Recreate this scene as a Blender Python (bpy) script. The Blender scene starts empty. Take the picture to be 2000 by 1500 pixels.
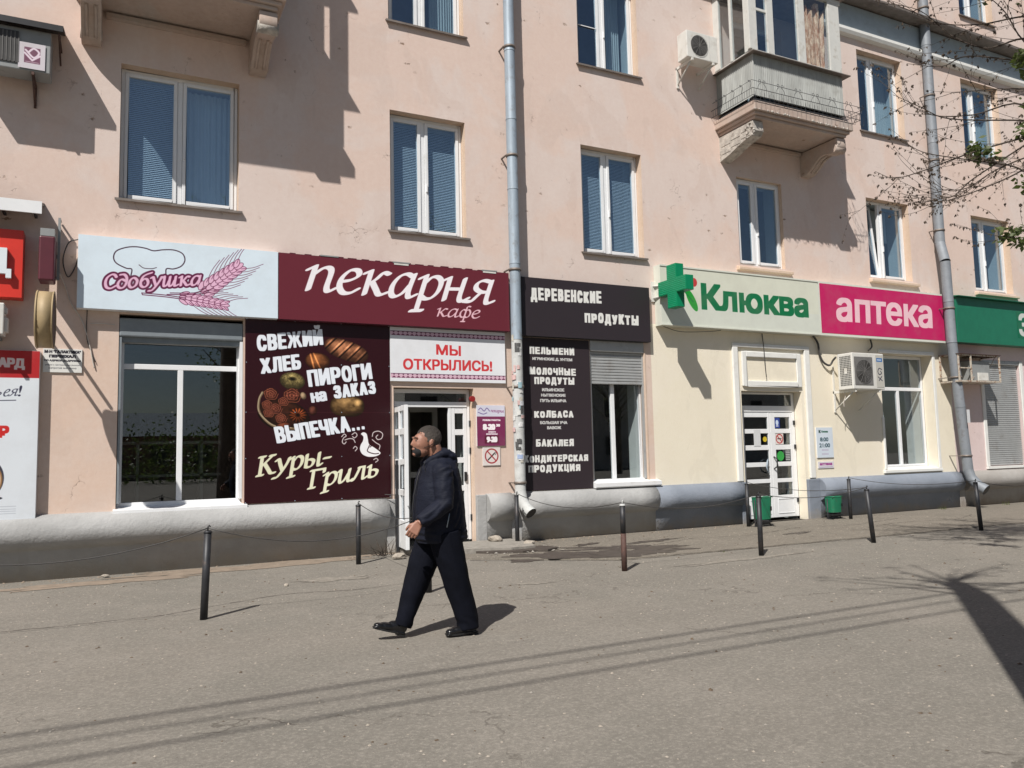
import bpy, bmesh, math, random
import numpy as np
from mathutils import Vector, Matrix, noise
random.seed(7); rng = np.random.default_rng(7)
SC = bpy.context.scene; COL = SC.collection
R = math.radians

# ------------------------------------------------------------------ camera, sky, sun, exposure
cam = bpy.data.objects.new('camera', bpy.data.cameras.new('camera')); COL.objects.link(cam); SC.camera = cam
cam.data.sensor_width = 36.0; cam.data.sensor_fit = 'HORIZONTAL'; cam.data.lens = 36.0 * 1550 / 2000
cam.data.clip_start = 0.05; cam.data.clip_end = 500
YAW, PITCH, ROLL = 0.465215625, 0.0877559314, -0.0228754922
_f = Vector((math.sin(YAW) * math.cos(PITCH), math.cos(YAW) * math.cos(PITCH), math.sin(PITCH)))
_r0 = Vector((math.cos(YAW), -math.sin(YAW), 0)); _u0 = _r0.cross(_f)
_r = _r0 * math.cos(ROLL) + _u0 * math.sin(ROLL); _u = -_r0 * math.sin(ROLL) + _u0 * math.cos(ROLL)
cam.matrix_world = Matrix(((_r.x, _u.x, -_f.x, 0), (_r.y, _u.y, -_f.y, -12.038), (_r.z, _u.z, -_f.z, 1.48), (0, 0, 0, 1)))

SUN = Vector((0.53, 0.46, -0.84)).normalized()            # the way the light travels
SUN_EL = math.asin(-SUN.z); SUN_ROT = math.atan2(-SUN.x, -SUN.y)
world = bpy.data.worlds.new('World'); SC.world = world; world.use_nodes = True
wn = world.node_tree.nodes; wl = world.node_tree.links
sky = wn.new('ShaderNodeTexSky'); sky.sky_type = 'NISHITA'; sky.sun_disc = False
sky.sun_elevation = SUN_EL; sky.sun_rotation = SUN_ROT % (2 * math.pi); sky.altitude = 100; sky.air_density = 1.0; sky.dust_density = 1.0; sky.ozone_density = 1.0
wl.new(sky.outputs[0], wn['Background'].inputs[0]); wn['Background'].inputs[1].default_value = 0.05
sd = bpy.data.lights.new('sun', 'SUN'); sd.energy = 5.0; sd.angle = R(0.53); sd.color = (1.0, 0.955, 0.895)
so = bpy.data.objects.new('sun', sd); COL.objects.link(so); so.rotation_euler = SUN.to_track_quat('-Z', 'Y').to_euler(); so.location = (-20, -30, 40)
SC.view_settings.view_transform = 'Standard'; SC.view_settings.look = 'None'; SC.view_settings.gamma = 1; SC.view_settings.use_curve_mapping = False
SC.view_settings.exposure = 0.18
SC.cycles.caustics_reflective = False; SC.cycles.caustics_refractive = False
SC.cycles.sample_clamp_indirect = 6; SC.cycles.transparent_max_bounces = 16; SC.cycles.max_bounces = 8
try: SC.cycles.use_denoising = True
except Exception: pass

# ------------------------------------------------------------------ materials
def L(r, g, b):                                            # sRGB 0-255 -> linear
    f = lambda c: (c / 255 / 12.92) if c / 255 <= .04045 else ((c / 255 + .055) / 1.055) ** 2.4
    return (f(r), f(g), f(b), 1)
class NT:
    def __init__(s, name):
        s.m = bpy.data.materials.new(name); s.m.use_nodes = True; s.t = s.m.node_tree; s.n = s.t.nodes; s.l = s.t.links
        s.b = s.n['Principled BSDF']; s.out = s.n['Material Output']
        s.co = s.n.new('ShaderNodeTexCoord')
    def geo(s):
        g = s.n.new('ShaderNodeNewGeometry'); return g.outputs['Position']
    def noise(s, scale, detail=4, rough=.6, vec=None, stretch=None, dist=0):
        t = s.n.new('ShaderNodeTexNoise'); t.inputs['Scale'].default_value = scale; t.inputs['Detail'].default_value = detail; t.inputs['Roughness'].default_value = rough
        t.inputs['Distortion'].default_value = dist
        v = vec or s.pos()
        if stretch:
            mp = s.n.new('ShaderNodeMapping'); mp.inputs['Scale'].default_value = stretch; s.l.new(v, mp.inputs[0]); v = mp.outputs[0]
        s.l.new(v, t.inputs['Vector']); return t.outputs['Fac']
    def pos(s):
        if not hasattr(s, '_p'): s._p = s.geo()
        return s._p
    def vor(s, scale, feature='F1', stretch=None, rand=1):
        t = s.n.new('ShaderNodeTexVoronoi'); t.feature = feature; t.inputs['Scale'].default_value = scale; t.inputs['Randomness'].default_value = rand
        v = s.pos()
        if stretch:
            mp = s.n.new('ShaderNodeMapping'); mp.inputs['Scale'].default_value = stretch; s.l.new(v, mp.inputs[0]); v = mp.outputs[0]
        s.l.new(v, t.inputs['Vector']); return t.outputs['Distance'] if feature != 'COL' else t.outputs['Color']
    def ramp(s, fac, a, b, lo=0., hi=1.):
        r = s.n.new('ShaderNodeMapRange'); r.inputs[1].default_value = a; r.inputs[2].default_value = b; r.inputs[3].default_value = lo; r.inputs[4].default_value = hi
        s.l.new(fac, r.inputs[0]); return r.outputs[0]
    def mix(s, fac, a, b, mode='MIX'):
        m = s.n.new('ShaderNodeMix'); m.data_type = 'RGBA'; m.blend_type = mode; m.clamp_factor = True
        if isinstance(fac, (int, float)): m.inputs[0].default_value = fac
        else: s.l.new(fac, m.inputs[0])
        for k, v in ((6, a), (7, b)):
            if isinstance(v, tuple): m.inputs[k].default_value = v
            else: s.l.new(v, m.inputs[k])
        return m.outputs[2]
    def math(s, op, a, b=None):
        m = s.n.new('ShaderNodeMath'); m.operation = op; m.use_clamp = False
        for k, v in ((0, a), (1, b)):
            if v is None: continue
            if isinstance(v, (int, float)): m.inputs[k].default_value = v
            else: s.l.new(v, m.inputs[k])
        return m.outputs[0]
    def bump(s, h, strength=.3, dist=.01):
        b = s.n.new('ShaderNodeBump'); b.inputs['Strength'].default_value = strength; b.inputs['Distance'].default_value = dist
        s.l.new(h, b.inputs['Height']); s.l.new(b.outputs[0], s.b.inputs['Normal'])
    def color(s, c):
        if isinstance(c, tuple): s.b.inputs['Base Color'].default_value = c
        else: s.l.new(c, s.b.inputs['Base Color'])
    def rough(s, v): s.b.inputs['Roughness'].default_value = v
    def metal(s, v): s.b.inputs['Metallic'].default_value = v
def mat(name, c, rough=.6, metal=0., vary=.12, scale=6, bump=0., bscale=60, spec=.5, dirt=None, dirt_lo=.55, dirt_hi=.75, dscale=2.5, stretch=None):
    t = NT(name); n = t.noise(scale, 5, .6, stretch=stretch)
    d = tuple(x * (1 - vary) for x in c[:3]) + (1,); u = tuple(min(1, x * (1 + vary)) for x in c[:3]) + (1,)
    col = t.mix(t.ramp(n, .3, .7), d, u)
    if dirt: col = t.mix(t.ramp(t.noise(dscale, 6, .65), dirt_lo, dirt_hi), col, dirt)
    t.color(col); t.rough(rough); t.metal(metal); t.b.inputs['Specular IOR Level'].default_value = spec
    if bump: t.bump(t.noise(bscale, 3, .6), bump, .01)
    return t.m
M = {}
def plaster(name, c, patch, dark, chips=True):
    t = NT(name)
    n1 = t.noise(.55, 5, .6, dist=.4); n2 = t.noise(2.2, 6, .7); n3 = t.noise(14, 4, .7)
    col = t.mix(t.ramp(n1, .46, .54), c, patch)
    col = t.mix(t.ramp(t.noise(.9, 4, .55, stretch=(1.3, 1, .8), dist=.8), .57, .60, 0, .35), col, tuple(x * .86 for x in c[:3]) + (1,))
    col = t.mix(t.ramp(n2, .35, .72, 0, .3), col, dark)
    col = t.mix(t.ramp(n3, .25, .75, 0, .16), col, (.9, .85, .8, 1))
    st = t.noise(1.0, 4, .6, stretch=(2.2, 1, .35))          # faint run-off streaks
    col = t.mix(t.ramp(st, .56, .8, 0, .3), col, dark)
    h = t.noise(38, 5, .7)
    if chips:
        v = t.vor(2.7, stretch=(1, 1, 1.9)); nn = t.noise(19, 4, .75); gate = t.noise(.9, 3, .6)
        ch = t.math('MULTIPLY', t.ramp(t.math('ADD', v, t.ramp(nn, .25, .75, -.14, .14)), .115, .06), t.ramp(gate, .50, .60))
        col = t.mix(ch, col, L(150, 128, 112))
        e = t.n.new('ShaderNodeTexVoronoi'); e.feature = 'DISTANCE_TO_EDGE'; e.inputs['Scale'].default_value = 1.3
        dn = t.n.new('ShaderNodeVectorMath'); dn.operation = 'ADD'
        nz = t.n.new('ShaderNodeTexNoise'); nz.inputs['Scale'].default_value = 3.5; nz.inputs['Detail'].default_value = 5; t.l.new(t.pos(), nz.inputs['Vector'])
        sc_ = t.n.new('ShaderNodeVectorMath'); sc_.operation = 'SCALE'; sc_.inputs['Scale'].default_value = .9; t.l.new(nz.outputs['Color'], sc_.inputs[0])
        t.l.new(t.pos(), dn.inputs[0]); t.l.new(sc_.outputs[0], dn.inputs[1]); t.l.new(dn.outputs[0], e.inputs['Vector'])
        gate2 = t.noise(1.7, 4, .7)
        cr = t.math('MULTIPLY', t.ramp(e.outputs['Distance'], .009, .002), t.ramp(gate2, .56, .64))
        col = t.mix(t.math('MULTIPLY', cr, .6), col, L(120, 98, 86))
        big = t.noise(3.2, 5, .6)
        h = t.math('ADD', t.math('ADD', t.math('MULTIPLY', h, .3), t.math('MULTIPLY', big, .55)), t.math('MULTIPLY', t.math('ADD', ch, cr), -.8))
    t.color(col); t.rough(.92); t.b.inputs['Specular IOR Level'].default_value = .2; t.bump(h, .5, .012)
    return t.m
M['pink'] = plaster('plaster_pink', (.665, .515, .445, 1), (.66, .55, .50, 1), (.56, .42, .36, 1))
M['peach'] = plaster('plaster_peach', (.66, .495, .40, 1), (.65, .51, .43, 1), (.55, .41, .33, 1), True)
M['cream'] = plaster('plaster_cream', (.80, .735, .59, 1), (.81, .745, .61, 1), (.72, .64, .50, 1), False)
M['lilac'] = plaster('plaster_lilac', (.64, .51, .49, 1), (.66, .53, .52, 1), (.55, .43, .40, 1), True)
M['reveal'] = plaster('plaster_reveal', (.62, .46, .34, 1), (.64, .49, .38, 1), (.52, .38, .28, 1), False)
M['white_trim'] = mat('white_trim', (.74, .74, .71, 1), .7, vary=.05, dirt=(.5, .47, .42, 1), dirt_lo=.6, dirt_hi=.9)
M['pvc'] = mat('white_pvc', (.78, .79, .80, 1), .35, vary=.03, dirt=(.58, .57, .54, 1), dirt_lo=.62, dirt_hi=.95)
M['sill_metal'] = mat('sill_metal', (.20, .17, .15, 1), .55, .3, vary=.25, dirt=(.1, .07, .05, 1))
M['white_metal'] = mat('white_metal', (.78, .79, .80, 1), .4, vary=.04, dirt=(.45, .42, .38, 1), dirt_lo=.6, dirt_hi=.9)
M['grey_paint'] = mat('grey_paint', (.21, .24, .26, 1), .5, vary=.1)
M['shutter'] = mat('shutter_grey', (.40, .41, .41, 1), .45, .2, vary=.06, dirt=(.28, .26, .24, 1))
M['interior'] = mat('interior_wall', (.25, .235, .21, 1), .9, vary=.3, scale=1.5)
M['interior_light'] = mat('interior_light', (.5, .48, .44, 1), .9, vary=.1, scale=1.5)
M['niche'] = mat('window_niche', (.62, .64, .62, 1), .8, vary=.05)
M['blind'] = mat('blind', (.74, .76, .78, 1), .6, vary=.03)
M['curtain'] = mat('curtain', (.60, .60, .56, 1), .9, vary=.12, scale=3, stretch=(9, 9, .4))
def plinthmat(name, c, d, brown):
    t = NT(name)
    col = t.mix(t.ramp(t.noise(1.1, 6, .65, stretch=(1, 1, 1.6)), .35, .65), c, d)
    col = t.mix(t.ramp(t.noise(5, 5, .7), .5, .8, 0, .55), col, d)
    sx = t.n.new('ShaderNodeSeparateXYZ'); t.l.new(t.pos(), sx.inputs[0])
    zz = t.math('ADD', sx.outputs[2], t.ramp(t.noise(1.6, 5, .7), .3, .7, -.16, .16))
    col = t.mix(t.ramp(zz, .20, -.02, 0, .75), col, brown)       # splashed mud creeping up the foot
    v = t.ramp(t.noise(1.2, 2, .5, stretch=(2.0, 0, .2)), .62, .66, 0, .35)
    col = t.mix(v, col, d)
    t.color(col); t.rough(.85); t.b.inputs['Specular IOR Level'].default_value = .25
    t.bump(t.math('ADD', t.noise(22, 5, .7), t.math('MULTIPLY', t.noise(3, 4, .6), 2.0)), .55, .015); return t.m
M['plinth'] = plinthmat('plinth_grey', (.41, .41, .405, 1), (.32, .32, .315, 1), (.34, .305, .26, 1))
M['plinth_blue'] = plinthmat('plinth_blue', (.24, .265, .31, 1), (.195, .22, .26, 1), (.27, .245, .215, 1))
M['plinth_warm'] = plinthmat('plinth_warm', (.36, .345, .325, 1), (.29, .27, .25, 1), (.24, .20, .165, 1))
def glass(name, tint=(.92, .95, .96, 1), f0=.08, rough=0.0):
    t = NT(name); t.n.remove(t.b)
    tr = t.n.new('ShaderNodeBsdfTransparent'); tr.inputs[0].default_value = tint
    gl = t.n.new('ShaderNodeBsdfGlossy'); gl.inputs['Roughness'].default_value = rough; gl.inputs[0].default_value = (.95, .97, 1, 1)
    lw = t.n.new('ShaderNodeLayerWeight'); lw.inputs[0].default_value = .5; fr = t.math('ADD', t.math('MULTIPLY', t.math('POWER', lw.outputs['Facing'], 4.0), 1 - f0), f0)
    bp = t.n.new('ShaderNodeBump'); bp.inputs['Strength'].default_value = .012; bp.inputs['Distance'].default_value = .02
    t.l.new(t.noise(1.1, 2, .5), bp.inputs['Height']); t.l.new(bp.outputs[0], gl.inputs['Normal'])
    mx = t.n.new('ShaderNodeMixShader'); t.l.new(fr, mx.inputs[0]); t.l.new(tr.outputs[0], mx.inputs[1]); t.l.new(gl.outputs[0], mx.inputs[2])
    t.l.new(mx.outputs[0], t.out.inputs[0]); return t.m
M['glass'] = glass('window_glass')
M['glass_up'] = glass('window_glass_upper', (.85, .94, 1, 1), .165)
M['glass_dark'] = glass('shop_glass', (.68, .71, .71, 1), .11)
M['black_steel'] = mat('black_steel', (.035, .036, .04, 1), .5, .3, vary=.3, dirt=(.09, .07, .06, 1), dscale=9)
M['rust'] = mat('rusty_steel', (.085, .045, .036, 1), .75, .1, vary=.35, scale=14, dirt=(.05, .04, .04, 1), dscale=12)
M['rust_light'] = mat('flaking_white_rust', (.55, .50, .42, 1), .75, vary=.2, scale=14, dirt=(.22, .10, .05, 1), dscale=14, dirt_lo=.48, dirt_hi=.6)
M['zinc'] = mat('zinc_pipe', (.30, .36, .42, 1), .55, .15, vary=.14, scale=4, stretch=(4, 4, .6), dirt=(.2, .2, .2, 1), dscale=6)
M['zinc_white'] = mat('whitewashed_pipe', (.50, .51, .50, 1), .7, vary=.12, scale=8, dirt=(.33, .32, .30, 1), dscale=9)
M['zinc_grey'] = mat('grey_pipe', (.22, .24, .265, 1), .6, .12, vary=.15, scale=5, dirt=(.13, .12, .12, 1), dscale=5)
M['black_plastic'] = mat('black_plastic', (.015, .015, .016, 1), .5, vary=.2)
M['cable'] = mat('cable', (.055, .052, .05, 1), .6, vary=.2)
M['cable_white'] = mat('cable_white', (.55, .5, .45, 1), .6, vary=.2)
M['ac_white'] = mat('ac_white', (.66, .65, .61, 1), .45, vary=.06, dirt=(.42, .38, .32, 1), dirt_lo=.55, dirt_hi=.85, dscale=5)
M['ac_grey'] = mat('ac_grey', (.26, .27, .27, 1), .5, vary=.08, dirt=(.16, .15, .14, 1), dscale=5)
M['ac_dark'] = mat('ac_grille', (.045, .043, .042, 1), .6, vary=.2)
M['ac_mesh'] = mat('ac_mesh', (.16, .155, .15, 1), .6, vary=.2)
M['gold'] = mat('gold_sheet', (.36, .27, .15, 1), .6, .1, vary=.12, dirt=(.2, .14, .08, 1), dscale=4)
M['maroon'] = mat('maroon_sheet', (.095, .016, .026, 1), .45, vary=.08)
M['red'] = mat('red_film', (.62, .035, .02, 1), .4, vary=.04)
M['maroon_red'] = mat('dull_red_lens', (.28, .02, .02, 1), .4, vary=.05)
M['dark_sheet'] = mat('dark_sheet', (.03, .03, .032, 1), .5, .2, vary=.2)
M['sign_white'] = mat('sign_white', (.72, .78, .82, 1), .4, vary=.02)
M['green'] = mat('green_sheet', (.012, .15, .085, 1), .4, vary=.08)
M['bin_green'] = mat('bin_green', (.012, .17, .085, 1), .5, vary=.1, dirt=(.05, .1, .06, 1), dscale=8)
M['cross_green'] = mat('cross_green', (.0, .21, .09, 1), .4, vary=.05)
M['skin'] = mat('skin', (.30, .145, .098, 1), .5, vary=.12, scale=30, bump=.15, bscale=300)
M['concrete'] = mat('concrete', (.27, .25, .22, 1), .9, vary=.2, scale=8, bump=.6, bscale=60, dirt=(.16, .14, .12, 1))
M['stone'] = mat('stone', (.34, .30, .25, 1), .9, vary=.25, scale=18, bump=.6, bscale=60)
M['bark'] = mat('bark', (.10, .08, .065, 1), .9, vary=.35, scale=12, stretch=(3, 3, .5), bump=.8, bscale=30)
M['twig'] = mat('twig', (.06, .045, .035, 1), .85, vary=.3)
M['bud'] = mat('hanging_buds', (.065, .045, .03, 1), .8, vary=.4, scale=20)

# ------------------------------------------------------------------ mesh building (everything authored in world metres)
ORG = {}
def org(o): return ORG.get(o.name, Vector((0, 0, 0))) if o else Vector((0, 0, 0))
def tag(o, label=None, cat=None, group=None, kind=None):
    if label: o['label'] = label
    if cat: o['category'] = cat
    if group: o['group'] = group
    if kind: o['kind'] = kind
    return o
def thing(name, label, cat, loc=(0, 0, 0), group=None):
    o = bpy.data.objects.new(name, None); COL.objects.link(o); o.location = loc; o.empty_display_size = .2
    ORG[o.name] = Vector(loc); return tag(o, label, cat, group)
class MB:
    def __init__(s): s.v = []; s.f = []; s.mi = []; s.sm = []; s.uv = []
    def add(s, vs, fs, mi=0, smooth=False):
        b = len(s.v); s.v += [tuple(v) for v in vs]
        for f in fs: s.f.append([b + i for i in f]); s.mi.append(mi); s.sm.append(smooth)
        return s
    def box(s, x0, x1, y0, y1, z0, z1, mi=0):
        x0, x1 = min(x0, x1), max(x0, x1); y0, y1 = min(y0, y1), max(y0, y1); z0, z1 = min(z0, z1), max(z0, z1)
        return s.add([(x0, y0, z0), (x1, y0, z0), (x1, y1, z0), (x0, y1, z0), (x0, y0, z1), (x1, y0, z1), (x1, y1, z1), (x0, y1, z1)],
                     [(0, 3, 2, 1), (4, 5, 6, 7), (0, 1, 5, 4), (1, 2, 6, 5), (2, 3, 7, 6), (3, 0, 4, 7)], mi)
    def quad(s, a, b, c, d, mi=0): return s.add([a, b, c, d], [(0, 1, 2, 3)], mi)
    def tube(s, pts, rad, seg=8, mi=0, cap=True, smooth=True):
        pts = [Vector(p) for p in pts]; n = len(pts)
        rad = [rad] * n if isinstance(rad, (int, float)) else rad
        vs = []; fs = []; up = None
        for i, p in enumerate(pts):
            t = (pts[min(i + 1, n - 1)] - pts[max(i - 1, 0)]).normalized()
            if up is None: up = Vector((0, 0, 1)) if abs(t.z) < .9 else Vector((0, 1, 0))
            a = t.cross(up).normalized(); b = a.cross(t).normalized(); up = b
            for k in range(seg):
                an = 2 * math.pi * k / seg; vs.append(p + (a * math.cos(an) + b * math.sin(an)) * rad[i])
        for i in range(n - 1):
            for k in range(seg):
                k2 = (k + 1) % seg; fs.append((i * seg + k, i * seg + k2, (i + 1) * seg + k2, (i + 1) * seg + k))
        s.add(vs, fs, mi, smooth)
        if cap:
            b = len(s.v) - len(vs)
            s.f.append([b + k for k in range(seg)][::1]); s.mi.append(mi); s.sm.append(False)
            s.f.append([b + (n - 1) * seg + k for k in range(seg)][::-1]); s.mi.append(mi); s.sm.append(False)
        return s
    def prism(s, poly, y0, y1, mi=0):                        # poly in (x,z), extruded along y
        n = len(poly); vs = [(x, y0, z) for x, z in poly] + [(x, y1, z) for x, z in poly]
        fs = [tuple(range(n)), tuple(range(2 * n - 1, n - 1, -1))] + [(i, i + n, (i + 1) % n + n, (i + 1) % n) for i in range(n)]
        return s.add(vs, fs, mi)
    def prismx(s, poly, x0, x1, mi=0, smooth=False):         # poly in (y,z), extruded along x
        n = len(poly); vs = [(x0, y, z) for y, z in poly] + [(x1, y, z) for y, z in poly]
        s.add(vs, [tuple(range(n)), tuple(range(2 * n - 1, n - 1, -1))], mi)
        return s.add(vs, [(i, i + n, (i + 1) % n + n, (i + 1) % n) for i in range(n)], mi, smooth)
    def ell(s, c, r, nu=16, nv=10, mi=0, rot=None):
        vs = []; fs = []; c = Vector(c)
        for j in range(nv + 1):
            th = math.pi * j / nv
            for i in range(nu):
                ph = 2 * math.pi * i / nu
                v = Vector((r[0] * math.sin(th) * math.cos(ph), r[1] * math.sin(th) * math.sin(ph), r[2] * math.cos(th)))
                if rot: v = rot @ v
                vs.append(c + v)
        for j in range(nv):
            for i in range(nu):
                i2 = (i + 1) % nu; fs.append((j * nu + i, (j + 1) * nu + i, (j + 1) * nu + i2, j * nu + i2))
        return s.add(vs, fs, mi, True)
    def xf(s, m):
        s.v = [tuple(m @ Vector(v)) for v in s.v]; return s
    def mesh(s, name, mats, o=Vector((0, 0, 0))):
        me = bpy.data.meshes.new(name); me.from_pydata([(v[0] - o.x, v[1] - o.y, v[2] - o.z) for v in s.v], [], s.f)
        for m in mats: me.materials.append(m)
        me.polygons.foreach_set('material_index', s.mi); me.polygons.foreach_set('use_smooth', s.sm); me.update(); return me
    def build(s, name, mats, parent=None, bevel=0, label=None, cat=None, group=None, kind=None, loc=None, fix=True):
        if not isinstance(mats, (list, tuple)): mats = [mats]
        o0 = org(parent) if parent else Vector(loc or (0, 0, 0))
        me = s.mesh(name, mats, o0)
        if fix or bevel:
            bm = bmesh.new(); bm.from_mesh(me)
            if fix: bmesh.ops.remove_doubles(bm, verts=bm.verts, dist=1e-6); bmesh.ops.recalc_face_normals(bm, faces=bm.faces)
            bm.to_mesh(me); bm.free()
        ob = bpy.data.objects.new(name, me); COL.objects.link(ob)
        if parent: ob.parent = parent
        else: ob.location = o0
        ORG[ob.name] = o0
        if bevel:
            b = ob.modifiers.new('bevel', 'BEVEL'); b.width = bevel; b.segments = 2; b.limit_method = 'ANGLE'; b.angle_limit = R(40)
        return tag(ob, label, cat, group, kind)
def box(name, m, x0, x1, y0, y1, z0, z1, parent=None, bevel=0, **k): return MB().box(x0, x1, y0, y1, z0, z1).build(name, m, parent, bevel, **k)
def remeshed(mb, voxel, smooth=3, disp=None):
    me = mb.mesh('tmp', []); ob = bpy.data.objects.new('tmp', me); COL.objects.link(ob)
    r = ob.modifiers.new('r', 'REMESH'); r.mode = 'VOXEL'; r.voxel_size = voxel
    sm = ob.modifiers.new('s', 'SMOOTH'); sm.factor = .5; sm.iterations = smooth
    dg = bpy.context.evaluated_depsgraph_get(); dg.update()
    m2 = bpy.data.meshes.new_from_object(ob.evaluated_get(dg)); bpy.data.objects.remove(ob)
    if disp:
        nn = [v.normal.copy() for v in m2.vertices]
        for v, n in zip(m2.vertices, nn): v.co += n * disp(v.co, n)
    m2.polygons.foreach_set('use_smooth', [True] * len(m2.polygons)); m2.update(); return m2
def link_mesh(name, me, m, parent=None, **k):
    me.materials.clear(); me.materials.append(m); me.name = name
    o0 = org(parent)
    me.transform(Matrix.Translation(-o0))
    ob = bpy.data.objects.new(name, me); COL.objects.link(ob)
    if parent: ob.parent = parent
    ORG[ob.name] = o0; return tag(ob, **k)

# ------------------------------------------------------------------ flat print: a small numpy painter for sign faces
def sm(pts, closed=False, n=8):
    P = [np.array(p, float) for p in pts]; out = []
    N = len(P)
    rngs = range(N if closed else N - 1)
    for i in rngs:
        p0 = P[(i - 1) % N] if (closed or i > 0) else 2 * P[0] - P[1]; p1 = P[i]; p2 = P[(i + 1) % N]
        p3 = P[(i + 2) % N] if (closed or i + 2 < N) else 2 * P[-1] - P[-2]
        for k in range(n):
            t = k / n; out.append(.5 * ((2 * p1) + (-p0 + p2) * t + (2 * p0 - 5 * p1 + 4 * p2 - p3) * t * t + (-p0 + 3 * p1 - 3 * p2 + p3) * t ** 3))
    out.append(P[0] if closed else P[-1]); return np.array(out)
_CC = {}
def contours(body):
    if body in _CC: return _CC[body]
    cu = bpy.data.curves.new('t', 'FONT'); cu.body = body; cu.size = 1.0
    ob = bpy.data.objects.new('t', cu); COL.objects.link(ob)
    dg = bpy.context.evaluated_depsgraph_get(); dg.update()
    c = ob.evaluated_get(dg).to_curve(dg); res = []
    for sp in c.splines:
        bp = sp.bezier_points; n = len(bp); pts = []
        for i in range(n):
            a, b = bp[i], bp[(i + 1) % n]
            p0, p1, p2, p3 = (np.array(v[:2]) for v in (a.co, a.handle_right, b.handle_left, b.co))
            for k in range(6):
                t = k / 6; pts.append((1 - t) ** 3 * p0 + 3 * (1 - t) ** 2 * t * p1 + 3 * (1 - t) * t * t * p2 + t ** 3 * p3)
        if len(pts) > 2: res.append(np.array(pts))
    ob.evaluated_get(dg).to_curve_clear(); bpy.data.objects.remove(ob); _CC[body] = res; return res
class Canvas:
    """picture of a flat printed face; coordinates are metres on the wall (x right, z up)"""
    def __init__(s, x0, x1, z0, z1, ppm, bg):
        s.x0, s.z1, s.p = x0, z1, ppm; s.x1, s.z0 = x1, z0
        s.w = max(4, int(round((x1 - x0) * ppm))); s.h = max(4, int(round((z1 - z0) * ppm)))
        s.a = np.zeros((s.h, s.w, 3)) + np.array(bg) / 255.
    def px(s, P):
        P = np.asarray(P, float); return np.stack([(P[:, 0] - s.x0) * s.p, (s.z1 - P[:, 1]) * s.p], 1)
    def blend(s, X0, Y0, m, col, al=1.):
        h, w = m.shape; a0, b0 = max(0, Y0), max(0, X0); a1, b1 = min(s.h, Y0 + h), min(s.w, X0 + w)
        if a1 <= a0 or b1 <= b0: return
        k = m[a0 - Y0:a1 - Y0, b0 - X0:b1 - X0, None] * al
        c = np.array(col) / 255. if not (isinstance(col, np.ndarray) and col.ndim == 3) else col[a0 - Y0:a1 - Y0, b0 - X0:b1 - X0]
        s.a[a0:a1, b0:b1] = s.a[a0:a1, b0:b1] * (1 - k) + c * k
    def mask(s, polys, bold=(0, 0)):
        SS = 3; P = [q * SS for q in (s.px(p) for p in polys)]
        A = np.concatenate(P); ex = int(max(bold) * s.p * SS) + 4
        X0 = int(math.floor(A[:, 0].min() / SS)) - ex // SS - 2; Y0 = int(math.floor(A[:, 1].min() / SS)) - ex // SS - 2
        X1 = int(A[:, 0].max() / SS) + ex // SS + 3; Y1 = int(A[:, 1].max() / SS) + ex // SS + 3
        W, H = (X1 - X0) * SS, (Y1 - Y0) * SS; acc = np.zeros((H, W + 2), np.int32)
        for q in P:
            q = q - np.array([X0 * SS, Y0 * SS]); r = np.roll(q, -1, 0)
            for (xa, ya), (xb, yb) in zip(q, r):
                if ya == yb: continue
                d = 1 if yb > ya else -1
                if d < 0: xa, ya, xb, yb = xb, yb, xa, ya
                i0 = max(0, math.ceil(ya - .5)); i1 = min(H - 1, math.ceil(yb - .5) - 1)
                if i1 < i0: continue
                rows = np.arange(i0, i1 + 1); xs = xa + (rows + .5 - ya) * (xb - xa) / (yb - ya)
                np.add.at(acc, (rows, np.clip(np.ceil(xs - .5).astype(int), 0, W + 1)), d)
        m = (np.cumsum(acc, 1)[:, :W] != 0).astype(np.float32)
        for ax, rr in ((1, bold[0]), (0, bold[1])):
            k = int(round(rr * s.p * SS))
            if k > 0:
                pad = [(0, 0), (0, 0)]; pad[ax] = (k + 1, k); c = np.cumsum(np.pad(m, pad), ax)
                m = ((c[:, 2 * k + 1:] - c[:, :-2 * k - 1]) if ax == 1 else (c[2 * k + 1:] - c[:-2 * k - 1])) > .5
                m = m.astype(np.float32)
        m = m.reshape(H // SS, SS, W // SS, SS).mean((1, 3)); return X0, Y0, m
    def text(s, body, tl, bl, br, col, bold=(0, 0), al=1., outline=None):
        C = contours(body); A = np.concatenate(C); mn, mx = A.min(0), A.max(0)
        tl, bl, br = (np.array(q, float) for q in (tl, bl, br)); u = br - bl; v = tl - bl
        lu = np.linalg.norm(u); lv = np.linalg.norm(v)
        b0 = bold[0] / lu; b1 = bold[1] / lv
        out = []
        for c in C:
            t = (c - mn) / (mx - mn); t = np.stack([b0 + t[:, 0] * (1 - 2 * b0), b1 + t[:, 1] * (1 - 2 * b1)], 1)
            out.append(bl + t[:, :1] * u + t[:, 1:] * v)
        if outline: s.blend(*s.mask(out, (bold[0] + outline[0], bold[1] + outline[0])), outline[1])
        s.blend(*s.mask(out, bold), col, al)
    def poly(s, pts, col, al=1.): s.blend(*s.mask([np.array(pts, float)]), col, al)
    def rect(s, x0, x1, z0, z1, col, al=1.): s.poly([(x0, z0), (x1, z0), (x1, z1), (x0, z1)], col, al)
    def ellipse(s, c, rx, rz, col, rot=0, al=1.):
        t = np.linspace(0, 2 * math.pi, 48, endpoint=False); x = rx * np.cos(t); z = rz * np.sin(t); cr, sr = math.cos(rot), math.sin(rot)
        s.poly(np.stack([c[0] + x * cr - z * sr, c[1] + x * sr + z * cr], 1), col, al)
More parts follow.
